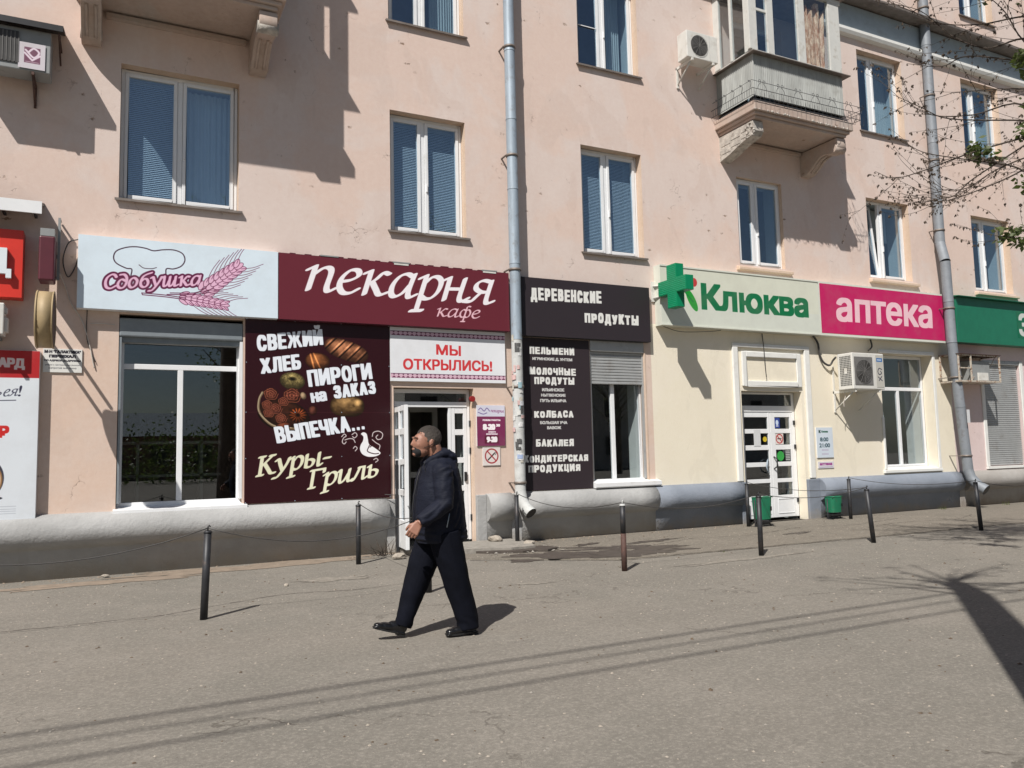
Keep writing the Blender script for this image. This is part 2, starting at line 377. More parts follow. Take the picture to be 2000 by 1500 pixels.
    def pen(s, strokes, col, a, b=None, th=0., al=1.):
        """broad-nib pen: half-widths a,b (metres), nib turned by th; union of strokes"""
        b = a if b is None else b; ct, st = math.cos(th), math.sin(th)
        T = np.array([[ct / a, -st / a], [st / b, ct / b]]) / s.p          # pixel coords (z down) -> nib space
        S = [s.px(p) for p in strokes]; A = np.concatenate(S); ex = int(max(a, b) * s.p) + 3
        X0, Y0 = int(A[:, 0].min()) - ex, int(A[:, 1].min()) - ex; X1, Y1 = int(A[:, 0].max()) + ex, int(A[:, 1].max()) + ex
        H, W = Y1 - Y0, X1 - X0; best = np.full((H, W), 9.)
        for q in S:
            for p0, p1 in zip(q[:-1], q[1:]):
                x0 = int(min(p0[0], p1[0])) - ex - X0; x1 = int(max(p0[0], p1[0])) + ex + 1 - X0; y0 = int(min(p0[1], p1[1])) - ex - Y0; y1 = int(max(p0[1], p1[1])) + ex + 1 - Y0
                x0, y0, x1, y1 = max(0, x0), max(0, y0), min(W, x1), min(H, y1)
                if x1 <= x0 or y1 <= y0: continue
                gx, gy = np.meshgrid(np.arange(x0, x1) + .5 + X0, np.arange(y0, y1) + .5 + Y0)
                G = np.stack([gx - p0[0], gy - p0[1]], -1) @ T.T; d = (p1 - p0) @ T.T; dd = d @ d + 1e-12
                t = np.clip((G @ d) / dd, 0, 1); e = G - t[..., None] * d
                best[y0:y1, x0:x1] = np.minimum(best[y0:y1, x0:x1], np.sqrt((e ** 2).sum(-1)))
        m = np.clip((1 - best) * min(a, b) * s.p + .5, 0, 1) if min(a, b) * s.p > 1 else np.clip((1 - best) * max(min(a, b) * s.p, .5) + .5, 0, 1)
        s.blend(X0, Y0, m, col, al)
    def material(s, name, rough=.35, dirt=True):
        dirt = s.a.mean() > .45
        h, w = s.a.shape[:2]; im = bpy.data.images.new(name, w, h); buf = np.ones((h, w, 4), np.float32); buf[..., :3] = np.clip(s.a[::-1], 0, 1)
        im.pixels.foreach_set(buf.ravel()); im.update(); im.pack()
        t = NT(name); tx = t.n.new('ShaderNodeTexImage'); tx.image = im; tx.extension = 'EXTEND'; tx.interpolation = 'Cubic'
        col = t.mix(t.ramp(t.noise(2.2, 6, .7), .45, .8, 0, .18), tx.outputs[0], (.30, .27, .24, 1)) if dirt else tx.outputs[0]
        t.bump(t.math('ADD', t.noise(2.2, 3, .5, stretch=(1, 1, .6)), t.math('MULTIPLY', t.noise(30, 3, .6), .03)), .22, .03)
        t.color(col); t.rough(rough); t.b.inputs['Specular IOR Level'].default_value = .3; return t.m
    def face(s, name, y, parent, rough=.35, **k):
        me = bpy.data.meshes.new(name); o = org(parent)
        me.from_pydata([(s.x0 - o.x, y - o.y, s.z0 - o.z), (s.x1 - o.x, y - o.y, s.z0 - o.z), (s.x1 - o.x, y - o.y, s.z1 - o.z), (s.x0 - o.x, y - o.y, s.z1 - o.z)], [], [(0, 1, 2, 3)])
        uv = me.uv_layers.new(name='uv'); 
        for i, c in enumerate(((0, 0), (1, 0), (1, 1), (0, 1))): uv.data[i].uv = c
        me.materials.append(s.material(name + '_print', rough)); ob = bpy.data.objects.new(name, me); COL.objects.link(ob)
        ob.parent = parent; ORG[ob.name] = o; return tag(ob, **k)
# italic serif letters drawn with a broad nib; x-height 1, baseline 0
_ln = lambda p: np.array(p, float)
GL = {
 'п': (.92, [_ln([(-.06, .84), (.12, 1.0), (.12, .04)]), sm([(.12, .62), (.34, .92), (.52, .98), (.63, .8), (.63, .2), (.72, .02), (.9, .16)])]),
 'е': (.78, [sm([(.1, .46), (.36, .55), (.56, .76), (.48, .97), (.26, .94), (.08, .62), (.08, .26), (.24, .01), (.46, .02), (.66, .2)])]),
 'к': (.86, [_ln([(-.04, .88), (.12, 1.0), (.12, .02)]), sm([(.12, .42), (.34, .66), (.52, .96), (.70, .92)]), sm([(.26, .52), (.42, .26), (.58, .03), (.8, .14)])]),
 'а': (.92, [sm([(.62, .9), (.42, 1.0), (.2, .86), (.06, .5), (.08, .14), (.22, .0), (.44, .18), (.6, .55)]), sm([(.66, 1.0), (.62, .5), (.62, .14), (.7, .01), (.88, .14)])]),
 'р': (.82, [_ln([(-.04, .86), (.14, 1.0), (.12, -.52)]), _ln([(-.04, -.54), (.3, -.5)]), sm([(.13, .62), (.32, .93), (.52, .98), (.68, .78), (.66, .36), (.5, .07), (.3, .0), (.14, .1)])]),
 'н': (.95, [_ln([(-.04, .88), (.12, 1.0), (.12, .02)]), _ln([(.12, .5), (.62, .54)]), sm([(.64, 1.0), (.62, .5), (.62, .12), (.72, .01), (.92, .16)])]),
 'я': (.86, [sm([(.62, .96), (.36, 1.0), (.16, .84), (.16, .62), (.36, .48), (.6, .5)]), sm([(.64, 1.0), (.62, .5), (.62, .1), (.7, .0), (.88, .1)]), sm([(.38, .48), (.24, .25), (.1, .04), (-.12, .02)])]),
 'ф': (1.0, [_ln([(.45, 1.3), (.45, -.48)]), sm([(.45, 1.3), (.56, 1.42), (.7, 1.36)]), _ln([(.3, -.5), (.6, -.5)]), sm([(.45, .84), (.24, .98), (.06, .64), (.1, .2), (.28, .02), (.45, .16)]), sm([(.45, .84), (.66, .98), (.84, .64), (.8, .2), (.62, .02), (.45, .16)])]),
 'К': (1.02, [_ln([(.14, 1.4), (.14, .02)]), _ln([(0, 1.4), (.3, 1.4)]), _ln([(0, .0), (.3, .0)]), _ln([(.16, .66), (.72, 1.36)]), _ln([(.6, 1.4), (.86, 1.4)]), sm([(.34, .84), (.6, .34), (.76, .05), (.98, .04)])]),
 'у': (.84, [sm([(-.02, .92), (.12, 1.0), (.24, .6), (.4, .12)]), sm([(.74, 1.0), (.64, .62), (.42, .1), (.16, -.34), (-.08, -.4)])]),
 'ы': (1.14, [_ln([(.12, 1.0), (.12, .06)]), sm([(.12, .54), (.36, .6), (.56, .44), (.5, .12), (.3, .0), (.12, .05)]), sm([(.86, 1.0), (.86, .14), (.94, .0), (1.08, .1)])]),
 '-': (.5, [_ln([(.06, .5), (.42, .5)])]),
 'Г': (.86, [_ln([(.14, 1.4), (.14, .02)]), _ln([(0, 1.4), (.78, 1.4), (.78, 1.14)]), _ln([(0, .0), (.32, .0)])]),
 'и': (.92, [sm([(-.02, .9), (.12, 1.0), (.12, .2), (.22, .0), (.42, .2), (.62, .72)]), sm([(.66, 1.0), (.63, .5), (.63, .12), (.72, .01), (.9, .14)])]),
 'л': (.9, [sm([(-.1, .08), (.04, .02), (.2, .4), (.36, .98)]), _ln([(.3, 1.0), (.62, 1.0)]), sm([(.62, 1.0), (.62, .12), (.7, .01), (.88, .14)])]),
 'ь': (.74, [_ln([(-.02, .9), (.12, 1.0), (.12, .06)]), sm([(.12, .54), (.36, .6), (.58, .44), (.52, .12), (.32, .0), (.12, .05)])]),
 'С': (.9, [sm([(.8, 1.12), (.66, 1.36), (.44, 1.4), (.16, 1.1), (.08, .62), (.2, .14), (.5, .0), (.84, .24)])]),
 'д': (.8, [sm([(.16, 1.36), (.44, 1.36), (.64, 1.02), (.66, .46), (.5, .06), (.26, .0), (.08, .26), (.12, .66), (.32, .88), (.6, .7)])]),
 'о': (.82, [sm([(.36, 1.0), (.12, .76), (.08, .3), (.28, .0), (.56, .22), (.62, .7)], True)]),
 'б': (.82, [sm([(.78, 1.46), (.46, 1.32), (.2, 1.08), (.08, .6), (.12, .2), (.32, 0), (.54, .12), (.62, .46), (.5, .8), (.3, .84), (.12, .6)])]),
 'ш': (1.3, [sm([(-.02, .9), (.12, 1.0), (.12, .2), (.22, .0), (.4, .2), (.5, .6)]), sm([(.54, 1.0), (.52, .22), (.62, .0), (.8, .2), (.9, .6)]), sm([(.96, 1.0), (.94, .14), (1.02, .01), (1.22, .14)])]),
}
def script_strokes(word, shear=.2):
    x = 0; S = []
    for ch in word:
        if ch == ' ': x += .5; continue
        w, st = GL[ch]
        for q in st:
            q = np.array(q, float).copy(); q[:, 0] += x + shear * q[:, 1]; S.append(q)
        x += w
    return S, x
def write_script(cv, word, p0, p1, xh, col, nib=(.105, .035, R(25)), shear=.2, outline=None, al=1.):
    """p0,p1: baseline start and end; xh: x-height in metres"""
    S, w = script_strokes(word, shear); p0 = np.array(p0, float); p1 = np.array(p1, float); u = (p1 - p0) / w; lu = np.linalg.norm(u)
    v = np.array([-u[1], u[0]]) / lu * xh; an = math.atan2(u[1], u[0])
    out = [p0 + q[:, :1] * u + q[:, 1:] * v for q in S]
    if outline: cv.pen(out, outline[1], nib[0] * xh + outline[0], nib[1] * xh + outline[0], nib[2] + an)
    cv.pen(out, col, nib[0] * xh, nib[1] * xh, nib[2] + an, al)
# ------------------------------------------------------------------ ground
def asphalt(name, c, d, s, speck=True):
    t = NT(name)
    col = t.mix(t.ramp(t.noise(.28, 5, .6, dist=.5), .38, .62), c, d)
    col = t.mix(t.ramp(t.noise(1.3, 6, .7), .45, .68, 0, .75), col, s)
    col = t.mix(t.ramp(t.noise(.9, 5, .65, stretch=(.35, 2.2, 1)), .50, .66, 0, .5), col, tuple(x * .72 for x in s[:3]) + (1,))
    mid = t.noise(34, 4, .8)
    col = t.mix(t.ramp(mid, .50, .40, 0, .40), col, tuple(x * .55 for x in s[:3]) + (1,)); col = t.mix(t.ramp(mid, .52, .62, 0, .45), col, tuple(min(1, x * 1.5) for x in s[:3]) + (1,))
    m2 = t.noise(11, 5, .75); col = t.mix(t.ramp(m2, .50, .38, 0, .28), col, tuple(x * .6 for x in s[:3]) + (1,)); col = t.mix(t.ramp(m2, .54, .66, 0, .25), col, tuple(min(1, x * 1.35) for x in s[:3]) + (1,))
    fine = t.noise(150, 3, .8)
    col = t.mix(t.ramp(fine, .35, .65, 0, .32), col, (.10, .09, .08, 1))
    a = t.vor(85); g = t.noise(5, 3, .7)
    col = t.mix(t.math('MULTIPLY', t.ramp(a, .2, .11), t.ramp(g, .42, .62, .08, .5)), col, (.46, .44, .40, 1))
    a2 = t.vor(26, stretch=(1, 1.3, 1))
    col = t.mix(t.math('MULTIPLY', t.ramp(a2, .13, .08), .6), col, (.07, .06, .055, 1))
    e = t.n.new('ShaderNodeTexVoronoi'); e.feature = 'DISTANCE_TO_EDGE'; e.inputs['Scale'].default_value = .38
    nz = t.n.new('ShaderNodeTexNoise'); nz.inputs['Scale'].default_value = 1.6; nz.inputs['Detail'].default_value = 6; t.l.new(t.pos(), nz.inputs['Vector'])
    sc_ = t.n.new('ShaderNodeVectorMath'); sc_.operation = 'SCALE'; sc_.inputs['Scale'].default_value = 1.5; t.l.new(nz.outputs['Color'], sc_.inputs[0])
    ad = t.n.new('ShaderNodeVectorMath'); ad.operation = 'ADD'; t.l.new(t.pos(), ad.inputs[0]); t.l.new(sc_.outputs[0], ad.inputs[1]); t.l.new(ad.outputs[0], e.inputs['Vector'])
    cr = t.math('MULTIPLY', t.ramp(e.outputs['Distance'], .006, .001), t.ramp(t.noise(.55, 3, .6), .54, .6))
    col = t.mix(t.math('MULTIPLY', cr, .5), col, (.06, .05, .04, 1))
    t.color(col); t.rough(.93); t.b.inputs['Specular IOR Level'].default_value = .25
    t.bump(t.math('ADD', t.math('ADD', t.noise(110, 3, .8), t.math('MULTIPLY', t.ramp(a, .2, .1), .5)), t.math('MULTIPLY', cr, -1.)), .6, .006); return t.m
M['asphalt'] = asphalt('asphalt', (.238, .217, .186, 1), (.200, .188, .162, 1), (.268, .246, .213, 1))
M['asphalt2'] = asphalt('asphalt_apron', (.212, .188, .156, 1), (.194, .174, .144, 1), (.244, .216, .178, 1))
def ragged(pts, step=.12, amp=.03, seed=1, closed=True):
    out = []; n = len(pts); rr = random.Random(seed)
    for i in range(n if closed else n - 1):
        a = Vector(pts[i]); b = Vector(pts[(i + 1) % n]); k = max(1, int((b - a).length / step))
        for j in range(k):
            p = a.lerp(b, j / k); out.append((p.x + rr.uniform(-amp, amp), p.y + rr.uniform(-amp, amp)))
    return out
def sheet(name, pts, z0, z1, m, **k):
    mb = MB(); n = len(pts); vs = [(x, y, z1) for x, y in pts] + [(x, y, z0) for x, y in pts]
    mb.add(vs, [tuple(range(n))] + [(i, i + n, (i + 1) % n + n, (i + 1) % n) for i in range(n)])
    return mb.build(name, m, **k)
MB().quad((-90, -140, 0), (130, -140, 0), (130, 60, 0), (-90, 60, 0)).build('ground', M['asphalt'], kind='structure')
# paving apron along the foot of the building, with a broken outer edge
edge = [(4.35, -.06), (4.5, -1.5), (6.2, -2.86), (8.06, -2.9), (10.96, -2.98), (14, -3.02), (22, -3.2), (60, -3.6), (60, -.06)]
e1 = ragged(edge[:-1], .16, .022, 3, closed=False)
sheet('pavement', e1 + [(60, -.06)], -.02, .016, M['asphalt2'], kind='structure')
# dark seams and cracks as thin strips lying in the surface
def crack(name, pts, w, z, seed, label=None):
    P = ragged(pts, .1, .018, seed, closed=False); mb = MB(); rr = random.Random(seed)
    for i in range(len(P) - 1):
        a, b = Vector((*P[i], 0)), Vector((*P[i + 1], 0)); t = (b - a).normalized(); n = Vector((-t.y, t.x, 0))
        w0 = w * rr.uniform(.4, 1.2); w1 = w0 * .9
        mb.add([a - n * w0 + Vector((0, 0, z)), b - n * w1 + Vector((0, 0, z)), b + n * w1 + Vector((0, 0, z)), a + n * w0 + Vector((0, 0, z))], [(0, 1, 2, 3)])
    return mb.build(name, M['crack'], kind='structure')
M['crack'] = mat('crack_dirt', (.075, .06, .05, 1), .95, vary=.3, scale=20)
M['damp'] = mat('damp_asphalt', (.068, .055, .046, 1), .6, vary=.25, scale=5, dirt=(.10, .083, .07, 1), dscale=7)
M['salt'] = mat('pale_dust', (.275, .25, .215, 1), .95, vary=.1, scale=9, dirt=(.2, .18, .15, 1), dscale=14, dirt_lo=.40, dirt_hi=.55)
M['mud'] = mat('dry_mud', (.24, .19, .145, 1), .95, vary=.2, scale=7, dirt=(.2, .165, .13, 1), dscale=6)
crack('pavement_seam', [(-1.6, -3.5), (.37, -3.53), (1.3, -3.1), (1.73, -2.96), (2.48, -3.14), (3.2, -3.0)], .007, .004, 5)
crack('pavement_seam', [(4.5, -1.62), (6.2, -2.9), (8.06, -2.94), (10.96, -3.02), (14, -3.06), (22, -3.24)], .012, .004, 6)
crack('pavement_seam', [(7.2, -1.9), (8.6, -1.45), (9.6, -1.7), (11.2, -1.2), (12.4, -1.5), (14.2, -1.05)], .008, .020, 8)
crack('pavement_seam', [(12.1, -2.0), (13.2, -1.7), (14.8, -1.9), (16, -1.4)], .008, .020, 9)
def splotch(name, c, rx, ry, rot, z, m, seed, lobes=40, amp=.35, **k):
    pts = []
    for i in range(lobes * 3):
        a = 2 * math.pi * i / (lobes * 3)
        r = 1 + amp * 2 * noise.noise(Vector((math.cos(a) * 2.2 + seed * 7, math.sin(a) * 2.2, seed))) + amp * .6 * noise.noise(Vector((math.cos(a) * 9, math.sin(a) * 9 + seed * 3, seed)))
        x, y = rx * r * math.cos(a), ry * r * math.sin(a)
        pts.append((c[0] + x * math.cos(rot) - y * math.sin(rot), c[1] + x * math.sin(rot) + y * math.cos(rot)))
    mb = MB(); mb.add([(c[0], c[1], z)] + [(x, y, z) for x, y in pts], [(0, i + 1, (i + 1) % len(pts) + 1) for i in range(len(pts))])
    return mb.build(name, m, kind='structure', **k)
splotch('damp_patch', (5.95, -2.12), 1.0, .36, -.52, .0201, M['damp'], 1, amp=.25); splotch('damp_patch', (6.75, -2.35), .8, .34, -.08, .0209, M['damp'], 21, amp=.4)
splotch('damp_patch', (7.1, -1.9), .8, .26, -.35, .0203, M['damp'], 2, amp=.6)
splotch('damp_patch', (5.2, -2.05), .28, .2, .3, .0062, M['damp'], 3)
splotch('damp_patch', (7.9, -1.35), .5, .1, .1, .0205, M['damp'], 4, amp=.7)
splotch('damp_patch', (6.75, -1.1), .26, .09, .3, .0207, M['damp'], 6, amp=.5)
splotch('damp_patch', (10.5, -1.9), .3, .09, .1, .0201, M['damp'], 7, amp=.5)
splotch('dust_patch', (4.28, -3.88), .22, .06, -.3, .0042, M['salt'], 11)
splotch('dust_patch', (2.44, -2.2), .45, .16, -.1, .0042, M['salt'], 12)
splotch('dust_patch', (7.6, -3.75), 1.1, .08, .02, .0042, M['salt'], 14, amp=.5)
splotch('dust_patch', (-.1, -.75), 1.2, .22, 0, .0046, M['mud'], 15)
splotch('dust_patch', (1.9, -.4), 1.7, .28, 0, .0050, M['mud'], 16)
# rough concrete doorstep of the bakery
t = thing('doorstep', 'broken concrete doorstep slab under the open bakery door', 'doorstep', (4.8, -.6, 0))
P = ragged([(3.95, -.08), (3.98, -.75), (4.25, -.98), (4.85, -1.05), (5.35, -1.25), (5.75, -1.2), (5.92, -.7), (5.9, -.08)], .12, .025, 21)
mb = MB(); n = len(P); mb.add([(x, y, .085) for x, y in P] + [(x, y, -.02) for x, y in P], [tuple(range(n))] + [(i, i + n, (i + 1) % n + n, (i + 1) % n) for i in range(n)]); mb.build('slab', M['concrete'], t)
P = ragged([(4.75, -1.0), (5.0, -1.2), (5.4, -1.45), (5.8, -1.5), (6.1, -1.35), (5.95, -1.0)], .12, .03, 22)
mb = MB(); n = len(P); mb.add([(x, y, .05) for x, y in P] + [(x, y, -.02) for x, y in P], [tuple(range(n))] + [(i, i + n, (i + 1) % n + n, (i + 1) % n) for i in range(n)]); mb.build('lower_slab', M['damp'], t)

# ------------------------------------------------------------------ the building
B = thing('apartment_building', 'pink plastered apartment block with shops along its ground floor', 'building', (8, 0, 0))
HOLES = []      # x0,x1,z0,z1,depth
RD = .18
UP = [('w1', -.01, 1.58, 5.15, 7.10), ('w2', 3.92, 5.25, 5.12, 7.13), ('w3', 7.56, 8.91, 5.11, 7.12), ('w4', 11.28, 12.52, 5.20, 7.03), ('w5', 15.10, 16.52, 5.25, 7.08), ('w6', 18.83, 20.34, 5.22, 7.10), ('w7', 22.6, 23.95, 5.2, 7.1),
      ('u2', 3.91, 5.26, 8.66, 10.6), ('u3', 7.57, 8.93, 8.67, 10.6), ('u5', 15.09, 16.60, 8.65, 10.58), ('u6', 18.82, 20.32, 8.65, 10.62), ('u7', 22.6, 23.95, 8.65, 10.6),
      ('t2', 3.91, 5.26, 12.33, 14.2), ('t3', 7.57, 8.93, 12.33, 14.2), ('t5', 15.1, 16.5, 12.33, 14.2), ('t6', 19.0, 20.37, 12.33, 14.2), ('t7', 22.6, 23.95, 12.33, 14.2),
      ('b1', -.05, 1.45, 8.25, 10.5), ('b4', 11.3, 12.75, 8.25, 10.5)]
for n_, a, b, c, d in UP: HOLES.append((a, b, c, d, RD))
S1 = (.03, 1.66, .86, 3.52, .16); D1 = (3.94, 5.32, 0.0, 2.575, .16); S2 = (7.62, 8.80, .93, 3.5, .13)
D2 = (11.14, 12.78, 0.0, 2.63, .22); S3 = (15.22, 16.97, .95, 3.53, .26); SH = (18.84, 20.3, .92, 3.5, .12)
HOLES += [S1, D1, S2, D2, S3, SH]
X0, X1, ZT = -9.0, 42.0, 16.0
xs = sorted({X0, X1, 3.9, 8.97, 17.62, *[h[0] for h in HOLES], *[h[1] for h in HOLES]}); zs = sorted({0.0, 3.86, 4.3, ZT, *[h[2] for h in HOLES], *[h[3] for h in HOLES]})
def zone(x, z):
    if z < 3.86:
        if x > 17.62: return 3
        if x > 8.97: return 2
        return 1
    if z < 4.3 and x < 8.97: return 1
    return 0
wall = MB()
for i in range(len(xs) - 1):
    for j in range(len(zs) - 1):
        a, b, c, d = xs[i], xs[i + 1], zs[j], zs[j + 1]; cx, cz = (a + b) / 2, (c + d) / 2
        if any(h[0] < cx < h[1] and h[2] < cz < h[3] for h in HOLES): continue
        wall.quad((a, 0, c), (b, 0, c), (b, 0, d), (a, 0, d), zone(cx, cz))
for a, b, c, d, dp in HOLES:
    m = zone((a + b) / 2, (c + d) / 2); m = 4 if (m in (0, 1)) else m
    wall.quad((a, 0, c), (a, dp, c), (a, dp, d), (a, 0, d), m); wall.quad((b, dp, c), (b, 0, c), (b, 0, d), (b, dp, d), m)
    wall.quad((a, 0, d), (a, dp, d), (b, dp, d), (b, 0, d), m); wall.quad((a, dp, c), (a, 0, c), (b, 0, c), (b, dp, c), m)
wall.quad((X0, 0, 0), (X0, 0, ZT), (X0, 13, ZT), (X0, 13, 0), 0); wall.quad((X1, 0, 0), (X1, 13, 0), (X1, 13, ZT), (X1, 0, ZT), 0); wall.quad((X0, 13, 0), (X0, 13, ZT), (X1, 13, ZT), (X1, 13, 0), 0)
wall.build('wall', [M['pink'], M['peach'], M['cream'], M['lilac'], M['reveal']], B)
MB().box(X0 - .5, X1 + .5, -.55, 13.5, ZT, ZT + .3).build('roof', M['grey_paint'], B)

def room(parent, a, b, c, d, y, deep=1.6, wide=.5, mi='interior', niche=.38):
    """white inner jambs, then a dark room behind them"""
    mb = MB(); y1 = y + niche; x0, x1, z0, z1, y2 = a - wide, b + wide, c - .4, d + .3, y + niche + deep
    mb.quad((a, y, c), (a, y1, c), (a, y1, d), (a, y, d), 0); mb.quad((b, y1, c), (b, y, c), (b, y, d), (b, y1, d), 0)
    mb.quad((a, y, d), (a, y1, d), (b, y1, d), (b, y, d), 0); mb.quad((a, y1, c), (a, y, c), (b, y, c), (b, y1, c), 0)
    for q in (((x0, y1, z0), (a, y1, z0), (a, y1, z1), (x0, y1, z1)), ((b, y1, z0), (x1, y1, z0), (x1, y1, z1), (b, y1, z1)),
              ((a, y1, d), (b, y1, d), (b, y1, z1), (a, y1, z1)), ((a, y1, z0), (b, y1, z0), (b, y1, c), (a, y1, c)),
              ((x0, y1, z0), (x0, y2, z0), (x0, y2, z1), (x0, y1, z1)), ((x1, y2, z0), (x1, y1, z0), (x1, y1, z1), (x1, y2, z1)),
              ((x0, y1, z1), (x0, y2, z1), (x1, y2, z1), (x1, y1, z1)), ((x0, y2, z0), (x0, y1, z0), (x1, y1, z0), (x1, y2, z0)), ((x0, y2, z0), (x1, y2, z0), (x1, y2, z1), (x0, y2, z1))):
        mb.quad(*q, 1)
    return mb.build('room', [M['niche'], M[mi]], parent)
def frame_bars(mb, a, b, c, d, y0, y1, w):
    mb.box(a, a + w, y0, y1, c, d); mb.box(b - w, b, y0, y1, c, d); mb.box(a + w, b - w, y0, y1, d - w, d); mb.box(a + w, b - w, y0, y1, c, c + w)
def blind(parent, a, b, c, d, y, pitch=.028, tilt=.011):
    mb = MB(); z = d - .02
    while z > c:
        mb.quad((a, y - .009, z - tilt), (b, y - .009, z - tilt), (b, y + .009, z + tilt), (a, y + .009, z + tilt)); z -= pitch
    return mb.build('blind_slats', M['blind'], parent, kind='stuff', fix=False)
def drape(parent, a, b, c, d, y, folds=9, m='curtain', name='curtain'):
    mb = MB(); n = 48; vs = []; 
    for i in range(n + 1):
        t = i / n; x = a + (b - a) * t; yy = y + .025 * math.sin(t * folds * 6.28 + 1.3 * math.sin(t * 7))
        vs += [(x, yy, c), (x, yy, d)]
    mb.add(vs, [(2 * i, 2 * i + 2, 2 * i + 3, 2 * i + 1) for i in range(n)], 0, True); return mb.build(name, M[m], parent, fix=False)
def window(a, b, c, d, y, split, name='window', blinds=None, sill=True, glassm='glass_up', curt=None, open_sash=False, label=None, mb_w=.055):
    f = MB(); frame_bars(f, a + .004, b - .004, c + .004, d - .004, y - .015, y + .05, .05)
    f.box(split - .035, split + .035, y - .012, y + .05, c + .054, d - .054)
    w = f.build(name, M['pvc'], B, bevel=.006, label=label)
    for k, (p, q) in enumerate(((a + .054, split - .035), (split + .035, b - .054))):
        if k == 0 and open_sash: continue
        s = MB(); frame_bars(s, p + .003, q - .003, c + .057, d - .057, y - .03, y + .03, mb_w); s.build('sash', M['pvc'], w, bevel=.006)
        MB().box(p + mb_w - .005, q - mb_w + .005, y - .002, y + .004, c + .05 + mb_w, d - .05 - mb_w).build('pane', M[glassm], w)
    if open_sash:                                            # left sash tilted inwards at the top
        p, q = a + .054, split - .035; s = MB(); frame_bars(s, p + .003, q - .003, c + .06, d - .057, y + .02, y + .07, mb_w)
        g = MB().box(p + mb_w - .005, q - mb_w + .005, y + .04, y + .046, c + .06 + mb_w, d - .06 - mb_w)
        m = Matrix.Translation((0, y + .03, c + .06)) @ Matrix.Rotation(-R(5.5), 4, 'X') @ Matrix.Translation((0, -y - .03, -c - .06))
        s.xf(m); g.xf(m); s.build('sash', M['pvc'], w, bevel=.006); g.build('pane', M[glassm], w)
    MB().box(split + .05, split + .07, y - .055, y - .03, (c + d) / 2 - .25, (c + d) / 2 - .12).build('handle', M['pvc'], w)
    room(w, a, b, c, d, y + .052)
    if blinds:
        for (p, q, zb) in blinds: blind(w, p, q, c + .06 + zb, d - .08, y + .09)
    if curt:
        for (p, q, z0_, z1_, mm) in curt: drape(w, p, q, c + z0_, c + z1_, y + .30, m=mm)
    if sill:
        s = MB(); s.prismx([(y - .02, c + .028), (-.055, c - .012), (-.057, c - .045), (-.045, c - .045), (-.043, c - .022), (y - .02, c + .016)], a - .05, b + .05); s.build('sill', M['sill_metal'], w)
    return w
for n_, a, b, c, d in UP:
    if n_ == 'w1': window(a, b, c, d, RD, .775, blinds=[(a + .05, .74, 0)], mb_w=.05, curt=[(.80, b - .04, .05, 1.9, 'blind')])
    elif n_ == 'w2': window(a, b, c, d, RD, a + .62, blinds=[(a + .05, a + .58, 0), (a + .66, b - .05, 0)])
    elif n_ == 'w3': window(a, b, c, d, RD, a + .62, blinds=[(a + .05, a + .58, .1), (a + .66, b - .05, 0)])
    elif n_ == 'w4': window(a, b, c, d, .1, a + .52, sill=False, label='window standing nearly flush with the wall under the balcony')
    elif n_ == 'w5': window(a, b, c, d, RD, a + .60, sill=False, open_sash=True, curt=[(a + .7, b - .2, 1.0, 1.75, 'curtain')], label='window with its left sash tilted open')
    elif n_ == 'w6': window(a, b, c, d, RD, a + .62, sill=False)
    elif n_ == 'u3': window(a, b, c, d, RD, a + .62, curt=[(a + .75, b - .1, .1, 1.8, 'curtain')])
    elif n_ in ('b1', 'b4'): window(a, b, c, d, RD, a + .7, name='balcony_door', sill=False)
    else: window(a, b, c, d, RD, a + .60, curt=[(a + .9, b - .02, .05, 1.85, 'curtain')] if n_[0] != 't' else None)
# plaster sills under three first-floor windows
for a, b, z in ((11.18, 12.66, 5.14), (15.05, 16.66, 5.19), (18.78, 20.45, 5.16)):
    MB().prismx([(.09, z + .055), (-.09, z + .0), (-.09, z - .06), (0.004, z - .07)], a, b).build('sill', M['reveal'], B, bevel=.01)
# snow guard on one upper window left pane: insect screen bar
MB().box(7.66, 8.14, .155, .165, 9.53, 9.545).build('screen_bar', M['pvc'], B)
# cornice band between second and third floor
cz = MB().prismx([(0, 11.60), (-.36, 11.56), (-.38, 11.60), (-.38, 11.66), (0, 11.74)], 3, X1); cz.build('cornice', M['sill_metal'], B)
MB().prismx([(-.002, 10.98), (-.03, 11.02), (-.05, 11.56), (-.002, 11.56)], 3, X1 - .01).build('frieze', mat('frieze_blue', (.30, .36, .41, 1), .8, vary=.07, dirt=(.25, .27, .28, 1)), B)
MB().prismx([(-.002, 10.80), (-.10, 10.83), (-.13, 10.90), (-.13, 10.965), (-.002, 10.975)], 3, X1 - .02).build('moulding', M['white_trim'], B)

# ---- rounded plinth, broken by the doors
prof = [(.02, .835), (-.05, .83), (-.115, .80), (-.175, .745), (-.215, .67), (-.228, .60), (-.215, .53), (-.175, .455), (-.12, .405), (-.075, .39), (-.055, .37), (-.05, 0.0), (.02, 0.0)]
def plinth(x0, x1, m):
    n = max(2, int((x1 - x0) / .35)); mb = MB(); vs = []
    for i in range(n + 1):
        x = x0 + (x1 - x0) * i / n
        for k, (y, z) in enumerate(prof):
            w_ = 0 if k in (0, len(prof) - 1) else .004 * noise.noise(Vector((x * 1.3, z * 3, 4)))
            vs.append((x, y + w_, z + (w_ * .8 if 0 < k < len(prof) - 2 else 0)))
    m_ = len(prof); fs = [(i * m_ + k, i * m_ + k + 1, (i + 1) * m_ + k + 1, (i + 1) * m_ + k) for i in range(n) for k in range(m_ - 1)]
    mb.add(vs, fs, 0, True); mb.add([vs[k] for k in range(m_)], [tuple(range(m_))]); mb.add([vs[n * m_ + k] for k in range(m_)], [tuple(range(m_ - 1, -1, -1))])
    return mb.build('plinth', m, B)
